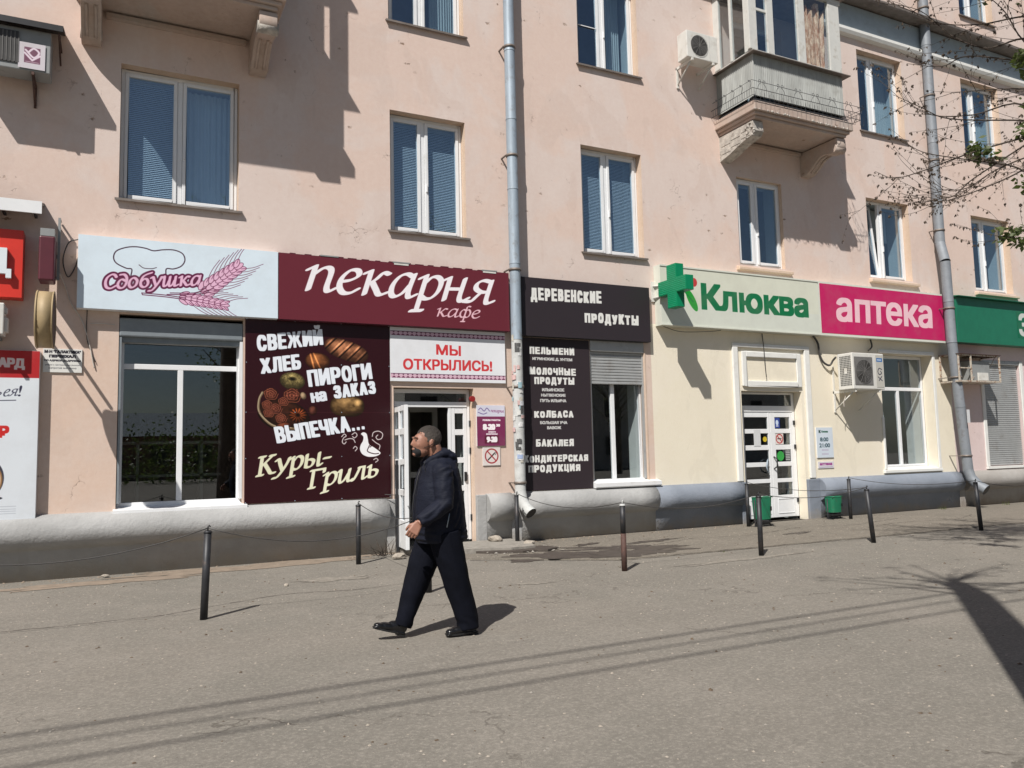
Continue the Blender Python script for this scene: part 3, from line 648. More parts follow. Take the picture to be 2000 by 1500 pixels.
plinth(X0, 3.80, M['plinth']); plinth(5.5, 5.96, M['plinth']); plinth(6.14, 8.90, M['plinth']); plinth(8.90, 10.98, M['plinth_blue']); plinth(13.1, 17.58, M['plinth_blue']); plinth(17.78, X1, M['plinth_warm'])
for a, b, m in ((3.80, 3.935, 'plinth'), (5.325, 5.5, 'plinth'), (5.96, 6.14, 'plinth'), (10.98, 11.135, 'plinth_blue'), (12.785, 13.1, 'plinth_blue'), (17.58, 17.78, 'plinth_warm')):
    MB().box(a, b, -.06, .02, 0, .82).build('plinth', M[m], B, bevel=.01)
for x in (2.2, 7.4, 11, 16.2): pass

# ---- bakery shop window
y = S1[4]; f = MB(); frame_bars(f, S1[0] + .004, S1[1] - .004, S1[2] + .01, 3.2, y - .02, y + .05, .062)
f.box(S1[0] + .066, S1[1] - .066, y - .018, y + .05, 2.775, 2.85); f.box(.79, .865, y - .018, y + .05, .935, 2.775)
w = f.build('shop_window', M['pvc'], B, bevel=.006, label='tall bakery shop window with dark glass')
for a, b, c, d in ((S1[0] + .066, S1[1] - .066, 2.85, 3.14), (S1[0] + .066, .79, .932, 2.775), (.865, S1[1] - .066, .932, 2.775)):
    MB().box(a - .004, b + .004, y + .01, y + .016, c - .004, d + .004).build('pane', M['glass_dark'], w)
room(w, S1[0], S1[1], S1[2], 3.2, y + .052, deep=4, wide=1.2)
# shelves and plants dimly seen inside
MB().box(.1, 1.5, 1.2, 1.6, 1.25, 1.29).box(.1, 1.5, 1.2, 1.6, 1.75, 1.79).box(.3, .34, 1.2, 1.6, .8, 1.8).box(1.2, 1.24, 1.2, 1.6, .8, 1.8).build('shelf', M['interior_light'], w)
b_ = MB().box(S1[0] + .002, S1[1] - .002, -.005, y + .05, 3.21, 3.47); b_.build('shutter_box', M['grey_paint'], B, bevel=.02)
MB().box(S1[0] + .012, S1[1] - .012, .05, y + .02, 3.14, 3.208).build('shutter_bar', M['grey_paint'], B)
MB().box(.04, .066, .0, y - .022, .93, 3.2).build('shutter_rail', M['grey_paint'], B); MB().box(1.615, 1.655, .0, y - .022, .93, 3.2).build('shutter_rail', M['white_metal'], B)
MB().prismx([(y, .885), (-.10, .842), (-.10, .79), (-.085, .77), (.01, .78), (.02, .86)], -.0, 1.72).build('sill', M['white_metal'], B)
# ---- bakery door
y = D1[4]; f = MB(); f.box(3.95, 4.0, y, y + .06, .09, 2.565); f.box(5.265, 5.315, y, y + .06, .09, 2.565); f.box(4.0, 5.265, y, y + .06, 2.50, 2.565); f.box(4.0, 5.265, y - .01, y + .06, 2.27, 2.36); f.box(4.935, 4.985, y, y + .06, .09, 2.27)
dr = f.build('entrance_door', M['pvc'], B, bevel=.006, label='white bakery door with one leaf standing open')
MB().box(3.998, 5.267, y + .02, y + .026, 2.358, 2.502).build('pane', M['glass_dark'], dr)
def pan(parent, a, b, c, d, yy, gm='glass_dark', t=.006): return MB().box(a, b, yy, yy + t, c, d).build('pane', M[gm], parent)
def leaf_bars(xa, xb, za, zb, cols, rows, y0, y1):
    """leaf with glazed openings cols x rows"""
    mb = MB(); ex = [xa] + [v for c_ in cols for v in c_] + [xb]; 
    for i in range(0, len(ex), 2): mb.box(ex[i], ex[i + 1], y0, y1, za, zb)
    for c_ in cols:
        ez = [za] + [v for r_ in sorted(rows) for v in r_] + [zb]
        for i in range(0, len(ez), 2): mb.box(c_[0], c_[1], y0 + .002, y1 - .002, ez[i], ez[i + 1])
    return mb
rows1 = [(.52, .89), (.98, 1.35), (1.44, 1.81), (1.905, 2.17)]
lf = leaf_bars(4.99, 5.26, .1, 2.262, [(5.045, 5.20)], rows1, y + .0, y + .055).build('door_leaf', M['pvc'], dr, bevel=.004)
for r_ in rows1: pan(dr, 5.043, 5.202, r_[0] - .002, r_[1] + .002, y + .025)
op = leaf_bars(0, .86, .1, 2.25, [(.09, .40), (.47, .78)], rows1, -.028, .028); 
mt = Matrix.Translation((4.0, y - .02, 0)) @ Matrix.Rotation(-R(96.5), 4, 'Z'); op.xf(mt); op.build('door_leaf', M['pvc'], dr, bevel=.004, label='bakery door leaf swung open towards the street')
gl = MB()
for c_ in ((.09, .40), (.47, .78)):
    for r_ in rows1: gl.box(c_[0] - .002, c_[1] + .002, -.003, .003, r_[0] - .002, r_[1] + .002)
gl.xf(mt); gl.build('leaf_glass', M['glass'], dr)
hd = MB().tube([(.8, -.03, 1.0), (.8, -.08, 1.0), (.8, -.08, 1.35), (.8, -.03, 1.35)], .012, 8); hd.xf(mt); hd.build('handle', M['black_plastic'], dr)
MB().box(5.20, 5.24, y - .03, y, 1.05, 1.2).build('handle', M['black_plastic'], dr)
for z_ in (.4, 1.5, 1.95): MB().box(5.30, 5.32, y - .03, y, z_, z_ + .1).build('hinge', M['black_plastic'], dr)
# vestibule behind the open leaf, with an inner white frame
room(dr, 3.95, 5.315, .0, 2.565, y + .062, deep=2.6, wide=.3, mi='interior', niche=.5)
mb = MB(); frame_bars(mb, 4.1, 5.2, .05, 2.35, 1.35, 1.4, .09); mb.box(4.62, 4.68, 1.35, 1.4, .1, 2.3); mb.box(4.19, 5.11, 1.36, 1.39, 1.1, 1.2); mb.build('inner_frame', M['interior_light'], dr)
MB().tube([(5.28, -.0, 2.40), (5.28, -.06, 2.40)], .048, 16).build('alarm_lamp', M['maroon_red'], B)
# ---- country-goods shop window with half-lowered shutter
y = S2[4]; f = MB(); frame_bars(f, S2[0] + .004, S2[1] - .004, S2[2] + .008, 3.28, y - .0, y + .06, .05); f.box(8.125, 8.205, y + .002, y + .06, .99, 3.23)
w = f.build('shop_window', M['pvc'], B, bevel=.006, label='narrow shop window under a half lowered shutter')
for a, b in ((S2[0] + .054, 8.125), (8.205, S2[1] - .054)): MB().box(a - .003, b + .003, y + .03, y + .036, .984, 3.234).build('pane', M['glass'], w)
room(w, S2[0], S2[1], S2[2], 3.28, y + .062, deep=3, wide=.8)
MB().box(S2[0] + .002, S2[1] - .002, -.02, y - .01, 3.29, 3.49).build('shutter_box', M['shutter'], B, bevel=.015)
for i in range(11):
    z = 2.70 + i * .054; MB().prismx([(.05, z), (.035, z + .012), (.035, z + .042), (.05, z + .0535), (.06, z + .0535), (.06, z)], S2[0] + .03, S2[1] - .03).build('shutter_slat', M['shutter'], B)
MB().box(S2[0] + .004, S2[0] + .03, .02, .08, .98, 3.288).box(S2[1] - .03, S2[1] - .004, .02, .08, .98, 3.288).build('shutter_rail', M['shutter'], B)
MB().prismx([(y, .985), (-.12, .925), (-.12, .86), (-.10, .84), (.0, .85), (.0, .93)], 7.60, 9.02).build('sill', M['white_metal'], B)
MB().box(8.802, 8.83, -.012, .0, .95, 3.4).build('corner_strip', M['reveal'], B)
# ---- pharmacy door with trim and blind panel
f = MB()
f.box(10.93, 11.06, -.05, 0, .84, 3.5); f.box(12.88, 13.02, -.05, 0, .84, 3.5); f.box(10.93, 13.02, -.052, 0, 3.502, 3.58); f.build('door_surround', M['white_trim'], B, bevel=.01)
f = MB(); frame_bars(f, 11.17, 12.77, 2.72, 3.42, -.045, 0, .11); f.build('panel_moulding', M['white_trim'], B, bevel=.012)
y = D2[4]; f = MB(); f.box(11.15, 11.335, y, y + .06, .06, 2.62); f.box(12.70, 12.775, y, y + .06, .06, 2.62); f.box(11.335, 12.70, y, y + .06, 2.58, 2.62); f.box(11.335, 12.70, y - .01, y + .06, 2.22, 2.345)
dr2 = f.build('entrance_door', M['pvc'], B, bevel=.006, label='white double pharmacy door with glazed strips')
MB().box(11.33, 12.705, y + .02, y + .026, 2.342, 2.583).build('pane', M['glass_dark'], dr2)
rows2 = [(.51, .77), (.85, 1.10), (1.19, 1.44), (1.54, 1.78), (1.87, 2.112)]
leaf_bars(11.338, 12.075, .065, 2.215, [(11.375, 12.02)], rows2, y, y + .05).build('door_leaf', M['pvc'], dr2, bevel=.004)
leaf_bars(12.085, 12.697, .065, 2.215, [(12.21, 12.63)], rows2, y, y + .05).build('door_leaf', M['pvc'], dr2, bevel=.004)
for r_ in rows2: pan(dr2, 11.373, 12.022, r_[0] - .002, r_[1] + .002, y + .02); pan(dr2, 12.208, 12.632, r_[0] - .002, r_[1] + .002, y + .02)
mb = MB(); frame_bars(mb, 11.44, 12.0, .14, .44, y - .006, y, .012); frame_bars(mb, 12.2, 12.64, .14, .44, y - .006, y, .012); mb.build('kick_panel', M['pvc'], dr2)
MB().tube([(11.98, y - .005, 1.25), (11.9, y - .06, 1.22), (11.86, y - .07, 1.1), (11.9, y - .06, 1.0), (11.98, y - .005, .97)], .016, 8).build('handle', M['zinc'], dr2)
MB().tube([(12.13, y - .005, 1.3), (12.17, y - .06, 1.25), (12.15, y - .07, 1.1), (12.13, y - .005, 1.05)], .014, 8).build('handle', M['black_plastic'], dr2)
for z_ in (.35, 1.45, 1.95): MB().box(12.72, 12.76, y - .025, y, z_, z_ + .09).build('hinge', M['black_plastic'], dr2)
room(dr2, 11.15, 12.775, .0, 2.62, y + .062, deep=2.5, wide=.4)
# stickers on the pharmacy door glass
def disc(name, c, r, y, m, parent, seg=24):
    mb = MB(); mb.add([(c[0], y, c[1])] + [(c[0] + r * math.cos(2 * math.pi * i / seg), y, c[1] + r * math.sin(2 * math.pi * i / seg)) for i in range(seg)], [(0, i + 1, (i + 1) % seg + 1) for i in range(seg)]); return mb.build(name, m, parent)
pl = lambda n, r, g, b: M.setdefault(n, mat(n, (r, g, b, 1), .5, vary=.03))
pl('film_yellow', .6, .45, .03); pl('film_green', .03, .33, .06); pl('film_blue', .04, .08, .3); pl('paper', .62, .63, .64); pl('film_red', .5, .04, .04)
MB().box(11.62, 11.80, y - .004, y + .001, 1.52, 1.86).build('notice_sheet', M['paper'], dr2)
disc('yellow_sticker', (11.93, 1.66), .055, y + .012, M['film_yellow'], dr2); disc('green_sticker', (12.34, 1.31), .10, y + .012, M['film_green'], dr2)
cv = Canvas(12.22, 12.44, 1.55, 1.78, 500, (215, 205, 200)); tt = [(12.33 + .09 * math.cos(a), 1.665 + .09 * math.sin(a)) for a in np.linspace(0, 6.3, 40)]
cv.pen([tt], (170, 30, 35), .011); cv.pen([_ln([(12.265, 1.73), (12.395, 1.6)])], (170, 30, 35), .010); cv.rect(12.27, 12.385, 1.655, 1.675, (40, 40, 45)); cv.face('no_smoking_sticker', y + .010, dr2)
cv = Canvas(12.21, 12.36, 1.89, 2.10, 500, (35, 60, 140)); cv.ellipse((12.285, 2.0), .04, .055, (200, 215, 235)); cv.rect(12.25, 12.32, 1.92, 1.94, (220, 225, 240)); cv.face('blue_sticker', y + .010, dr2)
cv = Canvas(12.47, 12.62, 1.2, 1.43, 400, (70, 75, 78)); [cv.rect(12.48, 12.60, 1.40 - i * .035, 1.415 - i * .035, (190, 190, 190)) for i in range(6)]; cv.face('hours_sticker', y + .010, dr2)
# ---- pharmacy window in a white surround
f = MB(); f.box(15.16, 15.22, -.035, 0, .95, 2.1); f.box(15.16, 17.02, -.05, 0, 3.532, 3.61); f.build('window_surround', M['white_trim'], B, bevel=.01)
MB().box(16.972, 17.06, -.03, 0, .95, 3.53).build('window_surround', M['white_trim'], B, bevel=.01)
MB().prismx([(.24, .985), (-.06, .935), (-.06, .87), (0.003, .865)], 15.12, 17.05).build('sill', M['white_trim'], B, bevel=.008)
y = S3[4]; f = MB(); frame_bars(f, S3[0] + .004, S3[1] - .004, S3[2] + .03, 3.525, y, y + .06, .062); f.box(S3[0] + .066, S3[1] - .066, y, y + .06, 2.72, 2.80); f.box(16.05, 16.13, y, y + .06, 1.04, 2.72)
w = f.build('shop_window', M['pvc'], B, bevel=.006, label='pharmacy window with pale interior behind the air conditioner')
for a, b, c, d in ((S3[0] + .066, S3[1] - .066, 2.80, 3.46), (S3[0] + .066, 16.05, 1.04, 2.72), (16.13, S3[1] - .066, 1.04, 2.72)): MB().box(a - .003, b + .003, y + .02, y + .026, c - .003, d + .003).build('pane', M['glass'], w)
room(w, S3[0], S3[1], S3[2], 3.525, y + .062, deep=2.5, wide=.6, mi='interior_light', niche=.45)
MB().box(15.45, 15.62, y + .15, y + .17, 1.5, 2.35).build('yellow_poster', M['film_yellow'], w); MB().box(15.65, 15.95, y + .3, y + .35, 1.05, 1.75).box(15.65, 15.95, y + .3, y + .35, 1.9, 2.25).build('display_board', M['paper'], w)
# ---- closed roller shutter on the lilac front
mb = MB(); z = SH[2] + .01
while z < 3.38:
    mb.prismx([(.06, z), (.045, z + .01), (.045, z + .04), (.06, z + .05), (.075, z + .05), (.075, z)], SH[0] + .03, SH[1] - .03); z += .0505
mb.build('closed_shutter', M['shutter'], B, kind='stuff')
MB().box(SH[0] + .002, SH[1] - .002, -.01, .10, 3.40, 3.498).build('shutter_box', M['shutter'], B, bevel=.01)
MB().box(18.72, 18.84, -.03, 0, .92, 3.4).build('door_surround', M['white_trim'], B, bevel=.01); MB().box(20.3, 20.42, -.03, 0, .92, 3.5).build('door_surround', M['white_trim'], B, bevel=.01)
MB().box(18.72, 20.45, -.06, .0, .86, .918).build('sill', M['white_trim'], B)
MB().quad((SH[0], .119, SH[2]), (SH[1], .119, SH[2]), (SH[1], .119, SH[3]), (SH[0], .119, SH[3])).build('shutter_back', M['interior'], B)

# ---- balconies
M['slab'] = plaster('balcony_plaster', (.46, .35, .29, 1), (.44, .38, .34, 1), (.30, .24, .20, 1), True)
M['broken'] = mat('broken_plaster', (.43, .40, .36, 1), .95, vary=.3, scale=10, bump=.9, bscale=25, dirt=(.17, .12, .10, 1), dscale=9)
M['parapet'] = mat('asbestos_sheet', (.35, .36, .345, 1), .85, vary=.2, scale=2.5, dirt=(.28, .28, .26, 1), dscale=3, stretch=(3, 3, .6))
M['old_white'] = mat('old_white_frame', (.60, .60, .57, 1), .65, vary=.08, dirt=(.40, .37, .32, 1), dscale=6)
def console(parent, x0, x1, broken=False):
    c = MB()
    if broken:
        P_ = [(0.01, 7.27), (0.01, 7.78), (-.95, 7.78), (-.97, 7.58), (-.90, 7.50), (-.60, 7.44), (-.3, 7.34)]
        c.prismx(P_, x0, x1); me = c.build('console', M['broken'], parent)
        k = MB()
        for (ya, yb, za, zb) in ((-.86, -.62, 7.52, 7.62), (-.86, -.62, 7.64, 7.74), (-.6, -.34, 7.46, 7.56), (-.6, -.34, 7.6, 7.74), (-.32, -.06, 7.4, 7.52), (-.32, -.06, 7.56, 7.72)): k.box(x0 - .008, x0, ya, yb, za, zb)
        k.build('brick_face', M['broken'], me); return me
    N = 20; top = [(0.01, 7.78), (-.98, 7.78)]
    curve = sm([(-.99, 7.78), (-1.0, 7.62), (-.93, 7.52), (-.80, 7.50), (-.66, 7.53), (-.5, 7.5), (-.34, 7.38), (-.2, 7.29), (-.08, 7.26), (.01, 7.27)], n=5)
    c.prismx([tuple(p) for p in curve] + [(0.01, 7.78)], x0, x1, smooth=True); me = c.build('console', M['slab'], parent, bevel=.012)
    MB().tube([(x0 - .02, -.90, 7.58), (x1 + .02, -.90, 7.58)], .085, 18).build('scroll', M['broken'] if x0 < 3 else M['slab'], me); MB().tube([(x0 - .012, -.14, 7.37), (x1 + .012, -.14, 7.37)], .075, 16).build('scroll', M['slab'], me)
    g = MB(); xm = (x0 + x1) / 2
    for dx in (-.055, .055):
        g.tube([(xm + dx, -.66, 7.525), (xm + dx, -.5, 7.49), (xm + dx, -.34, 7.37), (xm + dx, -.22, 7.29)], .022, 6)
    g.build('fluting', M['slab'], me); return me
def balcony(x0, x1, zs_, label, first_broken):
    bl = MB(); bl.box(x0, x1, -1.12, 0.01, 7.92, 8.10); bl.box(x0 + .05, x1 - .05, -1.07, .01, 7.86, 7.918); bl.box(x0 + .10, x1 - .10, -1.02, .01, 7.80, 7.858)
    b_ = bl.build('balcony', M['slab'], B, bevel=.012, label=label)
    # thin moulding where the soffit meets the wall
    MB().box(x0 + .4, x1 - .4, -.09, 0.0, 7.70, 7.76).box(x0 + .4, x1 - .4, -.05, 0.0, 7.765, 7.79).build('soffit_moulding', M['slab'], b_)
    console(b_, x0 + .10, x0 + .35, first_broken); console(b_, x1 - .35, x1 - .10)
    return b_
bR = balcony(10.78, 13.46, 0, 'balcony glazed in with old white frames above a grey sheet parapet', True)
bL = balcony(-.61, 2.06, 0, 'balcony seen from below on two scroll consoles', False)
rr = random.Random(5)
mb = MB()                                                    # crumbled plaster lumps along the broken console and slab edge
for i in range(60):
    if i < 30: c = (10.88 + rr.uniform(-.01, .02), rr.uniform(-1.0, -.75), rr.uniform(7.48, 7.76))
    else: c = (rr.uniform(10.8, 13.4), -1.12, 7.92 + rr.uniform(0, .02))
    mb.ell(c, (rr.uniform(.01, .035), rr.uniform(.01, .03), rr.uniform(.01, .03)), 6, 4)
mb.build('crumbled_plaster', M['broken'], bR, kind='stuff')
def glazed(bal, x0, x1, posts_front, posts_side, glassless_curtain, corr_right):
    yf = -1.03
    # corrugated sheet parapet
    mb = MB(); z0, z1 = 8.24, 9.08
    def corr(p, q, nrm, n):
        vs = []; p = Vector(p); q = Vector(q); nr = Vector(nrm)
        for i in range(n + 1):
            c_ = p.lerp(q, i / n) + nr * (.010 * math.sin(i * math.pi * .5 * 1.0)); vs += [(c_.x, c_.y, z0), (c_.x, c_.y, z1)]
        mb.add(vs, [(2 * i, 2 * i + 2, 2 * i + 3, 2 * i + 1) for i in range(n)], 0, True)
    corr((x0, yf, 0), (x1, yf, 0), (0, -1, 0), 200); corr((x0, 0, 0), (x0, yf, 0), (-1, 0, 0), 90); corr((x1, yf, 0), (x1, 0, 0), (1, 0, 0), 90)
    mb.build('parapet_sheet', M['parapet'], bal, fix=False)
    MB().box(x0 + .02, x1 - .02, yf + .02, -.0, 8.11, 8.20).build('floor_edge', M['dark_sheet'], bal)
    # projecting metal ledge
    MB().prism([(x0 - .09, 9.075), (x1 + .13, 9.075), (x1 + .13, 9.09), (x0 - .09, 9.09)], yf - .12, .0).build('ledge', M['sill_metal'], bal)
    MB().box(x0 - .02, x1 + .0, yf - .04, 0, 9.092, 9.155).build('bottom_rail', M['old_white'], bal)
    fr = MB()
    for a, b in posts_front: fr.box(a, b, yf - .035, yf + .035, 9.157, 10.62)
    for a, b in posts_side:
        fr.box(x0 - .03, x0 + .035, a, b, 9.157, 10.62); fr.box(x1 - .035, x1 + .03, a, b, 9.157, 10.62)
    fr.box(x0 - .03, x1 + .03, yf - .036, yf + .036, 10.622, 10.72); fr.box(x0 - .031, x0 + .034, yf + .038, -.0, 10.622, 10.72); fr.box(x1 - .034, x1 + .031, yf + .038, -.0, 10.622, 10.72)
    fr.build('glazing_frame', M['old_white'], bal, bevel=.006)
    MB().box(x0 - .1, x1 + .1, yf - .12, 0, 10.73, 10.78).build('balcony_roof', M['sill_metal'], bal)
    return yf
PF = [(10.80, 11.00), (11.27, 11.44), (12.10, 12.30), (12.98, 13.30)]; PS = [(-1.0, -.86), (-.52, -.46), (-.16, 0)]
yf = glazed(bR, 10.88, 13.32, PF, PS, None, None)
for a, b in ((11.0, 11.27), (11.44, 12.10)): MB().box(a, b, yf - .002, yf + .002, 9.157, 10.62).build('pane', M['glass_up'], bR)
MB().box(11.0, 11.27, yf - .02, yf + .02, 9.98, 10.03).build('transom', M['old_white'], bR)
for a, b in ((-.86, -.52), (-.46, -.16)): MB().box(10.878, 10.882, a, b, 9.157, 10.62).build('pane', M['glass'], bR); MB().box(13.318, 13.322, a, b, 9.157, 10.62).build('pane', M['glass'], bR)
# foil-like gathered curtain in the right-hand front light
t = NT('gathered_foil_curtain'); t.color(t.mix(t.ramp(t.noise(14, 6, .7, stretch=(1.5, 1.5, .45)), .38, .62), (.45, .17, .07, 1), (.95, .72, .52, 1))); t.rough(.45); t.bump(t.noise(24, 4, .7, stretch=(1, 1, .4)), .8, .02); M['foil'] = t.m
mb = MB(); n = 60; vs = []
for i in range(n + 1):
    u = i / n; x = 12.31 + .67 * u; 
    for k in range(9): vs.append((x, yf + .09 + .035 * math.sin(u * 34 + k * .35 * math.sin(u * 5)) + .012 * math.sin(u * 90 + k), 9.16 + k * (1.28 + .06 * math.sin(u * 21) + (.1 if u < .25 or .45 < u < .8 else -.06)) / 8))
mb.add(vs, [(i * 9 + k, (i + 1) * 9 + k, (i + 1) * 9 + k + 1, i * 9 + k + 1) for i in range(n) for k in range(8)], 0, True); mb.build('curtain', M['foil'], bR, fix=False)
MB().box(12.30, 12.98, yf - .002, yf + .002, 9.157, 10.62).build('pane', M['glass'], bR)
# thin wrought flower rail on hooks outside the slab
mb = MB(); yy = -1.17
for z in (8.16, 8.30): mb.tube([(10.70, -.0, z), (10.70, yy, z), (13.62, yy, z), (13.62, -.0, z)], .006, 5)
mb.tube([(10.66, -.1, 8.42), (10.64, yy - .05, 8.42), (13.70, yy - .05, 8.40), (13.72, -.2, 8.42)], .005, 5)
for i in range(46):
    x = 10.74 + i * .0635; mb.tube([(x, yy, 8.16), (x, yy, 8.30)], .003, 4, cap=False)
for i in range(18):
    yv = -.06 - i * .064
    for x in (10.70, 13.62): mb.tube([(x, yv, 8.16), (x, yv, 8.30)], .004, 4, cap=False)
for i in range(13):
    x = 10.8 + i * .235; s_ = (-1) ** i; P_ = sm([(0, 8.28), (.03 * s_, 8.36), (.09 * s_, 8.42), (.07 * s_, 8.47), (.035 * s_, 8.45), (.05 * s_, 8.41)], n=4); mb.tube([(x + p[0], yy - .03, p[1]) for p in P_], .005, 4, cap=False)
    P_ = sm([(-.07, 8.22), (-.05, 8.05), (0, 8.01), (.05, 8.05), (.07, 8.22)], n=4); mb.tube([(x + p[0], yy - .035, p[1]) for p in P_], .004, 4, cap=False)
for i in range(5):
    for x in (10.68, 13.66): P_ = sm([(-.2 - i * .23, 8.28), (-.24 - i * .23, 8.4), (-.17 - i * .23, 8.47), (-.2 - i * .23, 8.42)], n=4); mb.tube([(x, p[0], p[1]) for p in P_], .005, 4, cap=False)
for x in (10.75, 12.1, 13.5): mb.tube([(x, -1.1, 8.1), (x, yy, 8.18)], .008, 4)
mb.build('flower_rail', M['black_steel'], bR)
# the other balcony's enclosure: mostly outside the frame, it throws the big shadow on the wall
yf = glazed(bL, -.52, 1.98, [(-.55, -.35), (.35, .48), (1.05, 1.18), (1.80, 2.02)], PS, None, None)
for a, b in ((-.35, .35), (.48, 1.05)): MB().box(a, b, yf - .01, yf + .01, 9.157, 10.62).build('boarded_light', M['old_white'], bL)
MB().box(1.18, 1.66, yf - .01, yf + .01, 9.157, 10.62).build('boarded_light', M['old_white'], bL)
# ------------------------------------------------------------------ signs
WHT = (240, 240, 238)
# bakery fascia: white logo half
BX = thing('bakery_logo_sign', 'pale bakery sign with a chef hat outline and purple wheat ears', 'sign', (.8, 0, 3.55))
MB().box(-.483, 2.128, -.15, -.004, 3.545, 4.548).build('sign_box', M['white_metal'], BX)
cv = Canvas(-.478, 2.124, 3.55, 4.545, 300, (216, 230, 240))
PU = (96, 30, 66); PK = (228, 184, 210); INK = (60, 34, 52)
hat = [sm([(.16, 4.02), (.17, 4.12), (.10, 4.13), (-.02, 4.19), (-.055, 4.27), (-.02, 4.36), (.10, 4.42), (.22, 4.44), (.34, 4.43), (.44, 4.405), (.56, 4.43), (.70, 4.44), (.81, 4.40), (.845, 4.31), (.80, 4.22), (.70, 4.17), (.61, 4.165), (.60, 4.09)])]
cv.pen(hat, INK, .0075); cv.pen([sm([(.26, 4.19), (.32, 4.15), (.42, 4.15), (.48, 4.17)])], INK, .005)
write_script(cv, 'Сдобушка', (-.17, 3.825), (1.08, 3.97), .135, PK, nib=(.15, .075, R(25)), shear=.18, outline=(.026, PU))
def ear(p0, p1, nrow, w):
    p0 = np.array(p0); p1 = np.array(p1); d = p1 - p0; Lh = np.linalg.norm(d); u = d / Lh; nrm = np.array([-u[1], u[0]])
    for i in range(nrow):
        c = p0 + d * (i / nrow)
        for s_ in (-1, 0, 1):
            q = c + nrm * s_ * w * (1 - .45 * i / nrow); an = math.atan2(u[1], u[0]) + s_ * .45
            cv.ellipse(q, Lh / nrow * .80, w * .40, PK, an, 1)
            t = np.linspace(0, 6.3, 22); e = np.stack([q[0] + Lh / nrow * .85 * np.cos(t) * math.cos(an) - w * .42 * np.sin(t) * math.sin(an), q[1] + Lh / nrow * .85 * np.cos(t) * math.sin(an) + w * .42 * np.sin(t) * math.cos(an)], 1)
            cv.pen([e], PU, .0038)
            if s_ and i > 0: tip = q + (u * .36 + nrm * s_ * .15) * (1 - .2 * i / nrow); cv.pen([sm([q, (q + tip) / 2 + nrm * s_ * .02, tip])], PU, .0035)
ear((1.12, 3.90), (1.64, 4.34), 8, .082); ear((.84, 3.77), (1.46, 3.69), 8, .060)
cv.pen([sm([(.62, 3.80), (1.0, 3.83), (1.16, 3.90)]), sm([(.66, 3.825), (.98, 3.85), (1.13, 3.93)])], PU, .006)
cv.pen([sm([(.30, 3.80), (.6, 3.79), (.86, 3.765)]), sm([(.31, 3.775), (.6, 3.765), (.84, 3.745)]), _ln([(.30, 3.80), (.31, 3.775)])], PU, .006)
cv.face('sign_face', -.153, BX)
# bakery fascia: brown half
BY = thing('bakery_name_sign', 'long maroon bakery fascia with big white italic lettering', 'sign', (4, 0, 3.55))
MB().box(2.134, 5.95, -.15, -.004, 3.54, 4.545).build('sign_box', M['maroon'], BY)
cv = Canvas(2.138, 5.945, 3.545, 4.54, 300, (103, 42, 52))
write_script(cv, 'пекарня', (2.50, 4.0), (5.62, 3.995), .385, (240, 236, 240), nib=(.145, .045, R(28)), shear=.24)
write_script(cv, 'кафе', (4.62, 3.725), (5.40, 3.735), .135, (232, 190, 200), nib=(.135, .05, R(28)), shear=.24)
cv.face('sign_face', -.153, BY)
mb = MB()
for x in (2.75, 3.9, 5.45): mb.box(x, x + .28, -.16, -.02, 4.546, 4.565)
mb.build('lamp_slot', M['ac_grey'], BY, kind='stuff')
for x in (3.92, 5.47): MB().box(x, x + .24, -.158, -.1535, 4.515, 4.54).build('lamp_slot', M['ac_white'], BY)
mb = MB(); rr = random.Random(4)
for i in range(16): mb.box(2.3 + i * .22, 2.36 + i * .22 + rr.uniform(0, .1), -.15, -.10, 4.5465, 4.556 + rr.uniform(0, .008))
mb.build('torn_edge', M['maroon'], BY, kind='stuff')
# poster
PO = thing('bakery_poster', 'tall dark maroon poster with breads and pastries beside the shop window', 'poster', (2.8, 0, .85))
MB().box(1.685, 3.875, -.03, -.004, .85, 3.555).build('poster_board', M['maroon'], PO)
cv = Canvas(1.687, 3.873, .852, 3.553, 300, (46, 15, 21))
gy, gx = np.mgrid[0:cv.h, 0:cv.w]; WX = cv.x0 + gx / cv.p; WZ = cv.z1 - gy / cv.p
def vnoise(sx, sy, seed, oct_=3):
    o = np.zeros((cv.h, cv.w)); r = np.random.default_rng(seed)
    for k in range(oct_):
        s = 2 ** k; g = r.random((64, 64)); fx = (WX * sx * s) % 63; fz = (WZ * sy * s) % 63; ix, iz = fx.astype(int), fz.astype(int); tx, tz = fx - ix, fz - iz
        tx = tx * tx * (3 - 2 * tx); tz = tz * tz * (3 - 2 * tz)
        o += (g[iz, ix] * (1 - tx) * (1 - tz) + g[iz, (ix + 1) % 64] * tx * (1 - tz) + g[(iz + 1) % 64, ix] * (1 - tx) * tz + g[(iz + 1) % 64, (ix + 1) % 64] * tx * tz) / s
    return o / 1.75
def bread(c, rx, rz, rot, base, hi, pat=None, power=2.4, seed=0):
    cr, sr = math.cos(rot), math.sin(rot); X, Z = WX - c[0], WZ - c[1]; U = (X * cr + Z * sr) / rx; V = (-X * sr + Z * cr) / rz
    d = (np.abs(U) ** power + np.abs(V) ** power); m = np.clip((1 - d) * 14, 0, 1); hgt = np.sqrt(np.clip(1 - d, 0, 1))
    sh = np.clip(.25 + .75 * hgt * (.75 + .35 * V - .15 * U), 0, 1.1) * (.72 + .5 * vnoise(14, 14, seed))
    if pat is not None: sh = sh * pat(U, V)
    col = np.array(base) / 255. * np.clip(sh, 0, 1.3)[..., None] + np.array(hi) / 255. * (np.clip(sh - .55, 0, 1) * 1.1)[..., None]
    cv.a[:] = cv.a * (1 - m[..., None]) + np.clip(col, 0, 1) * m[..., None]
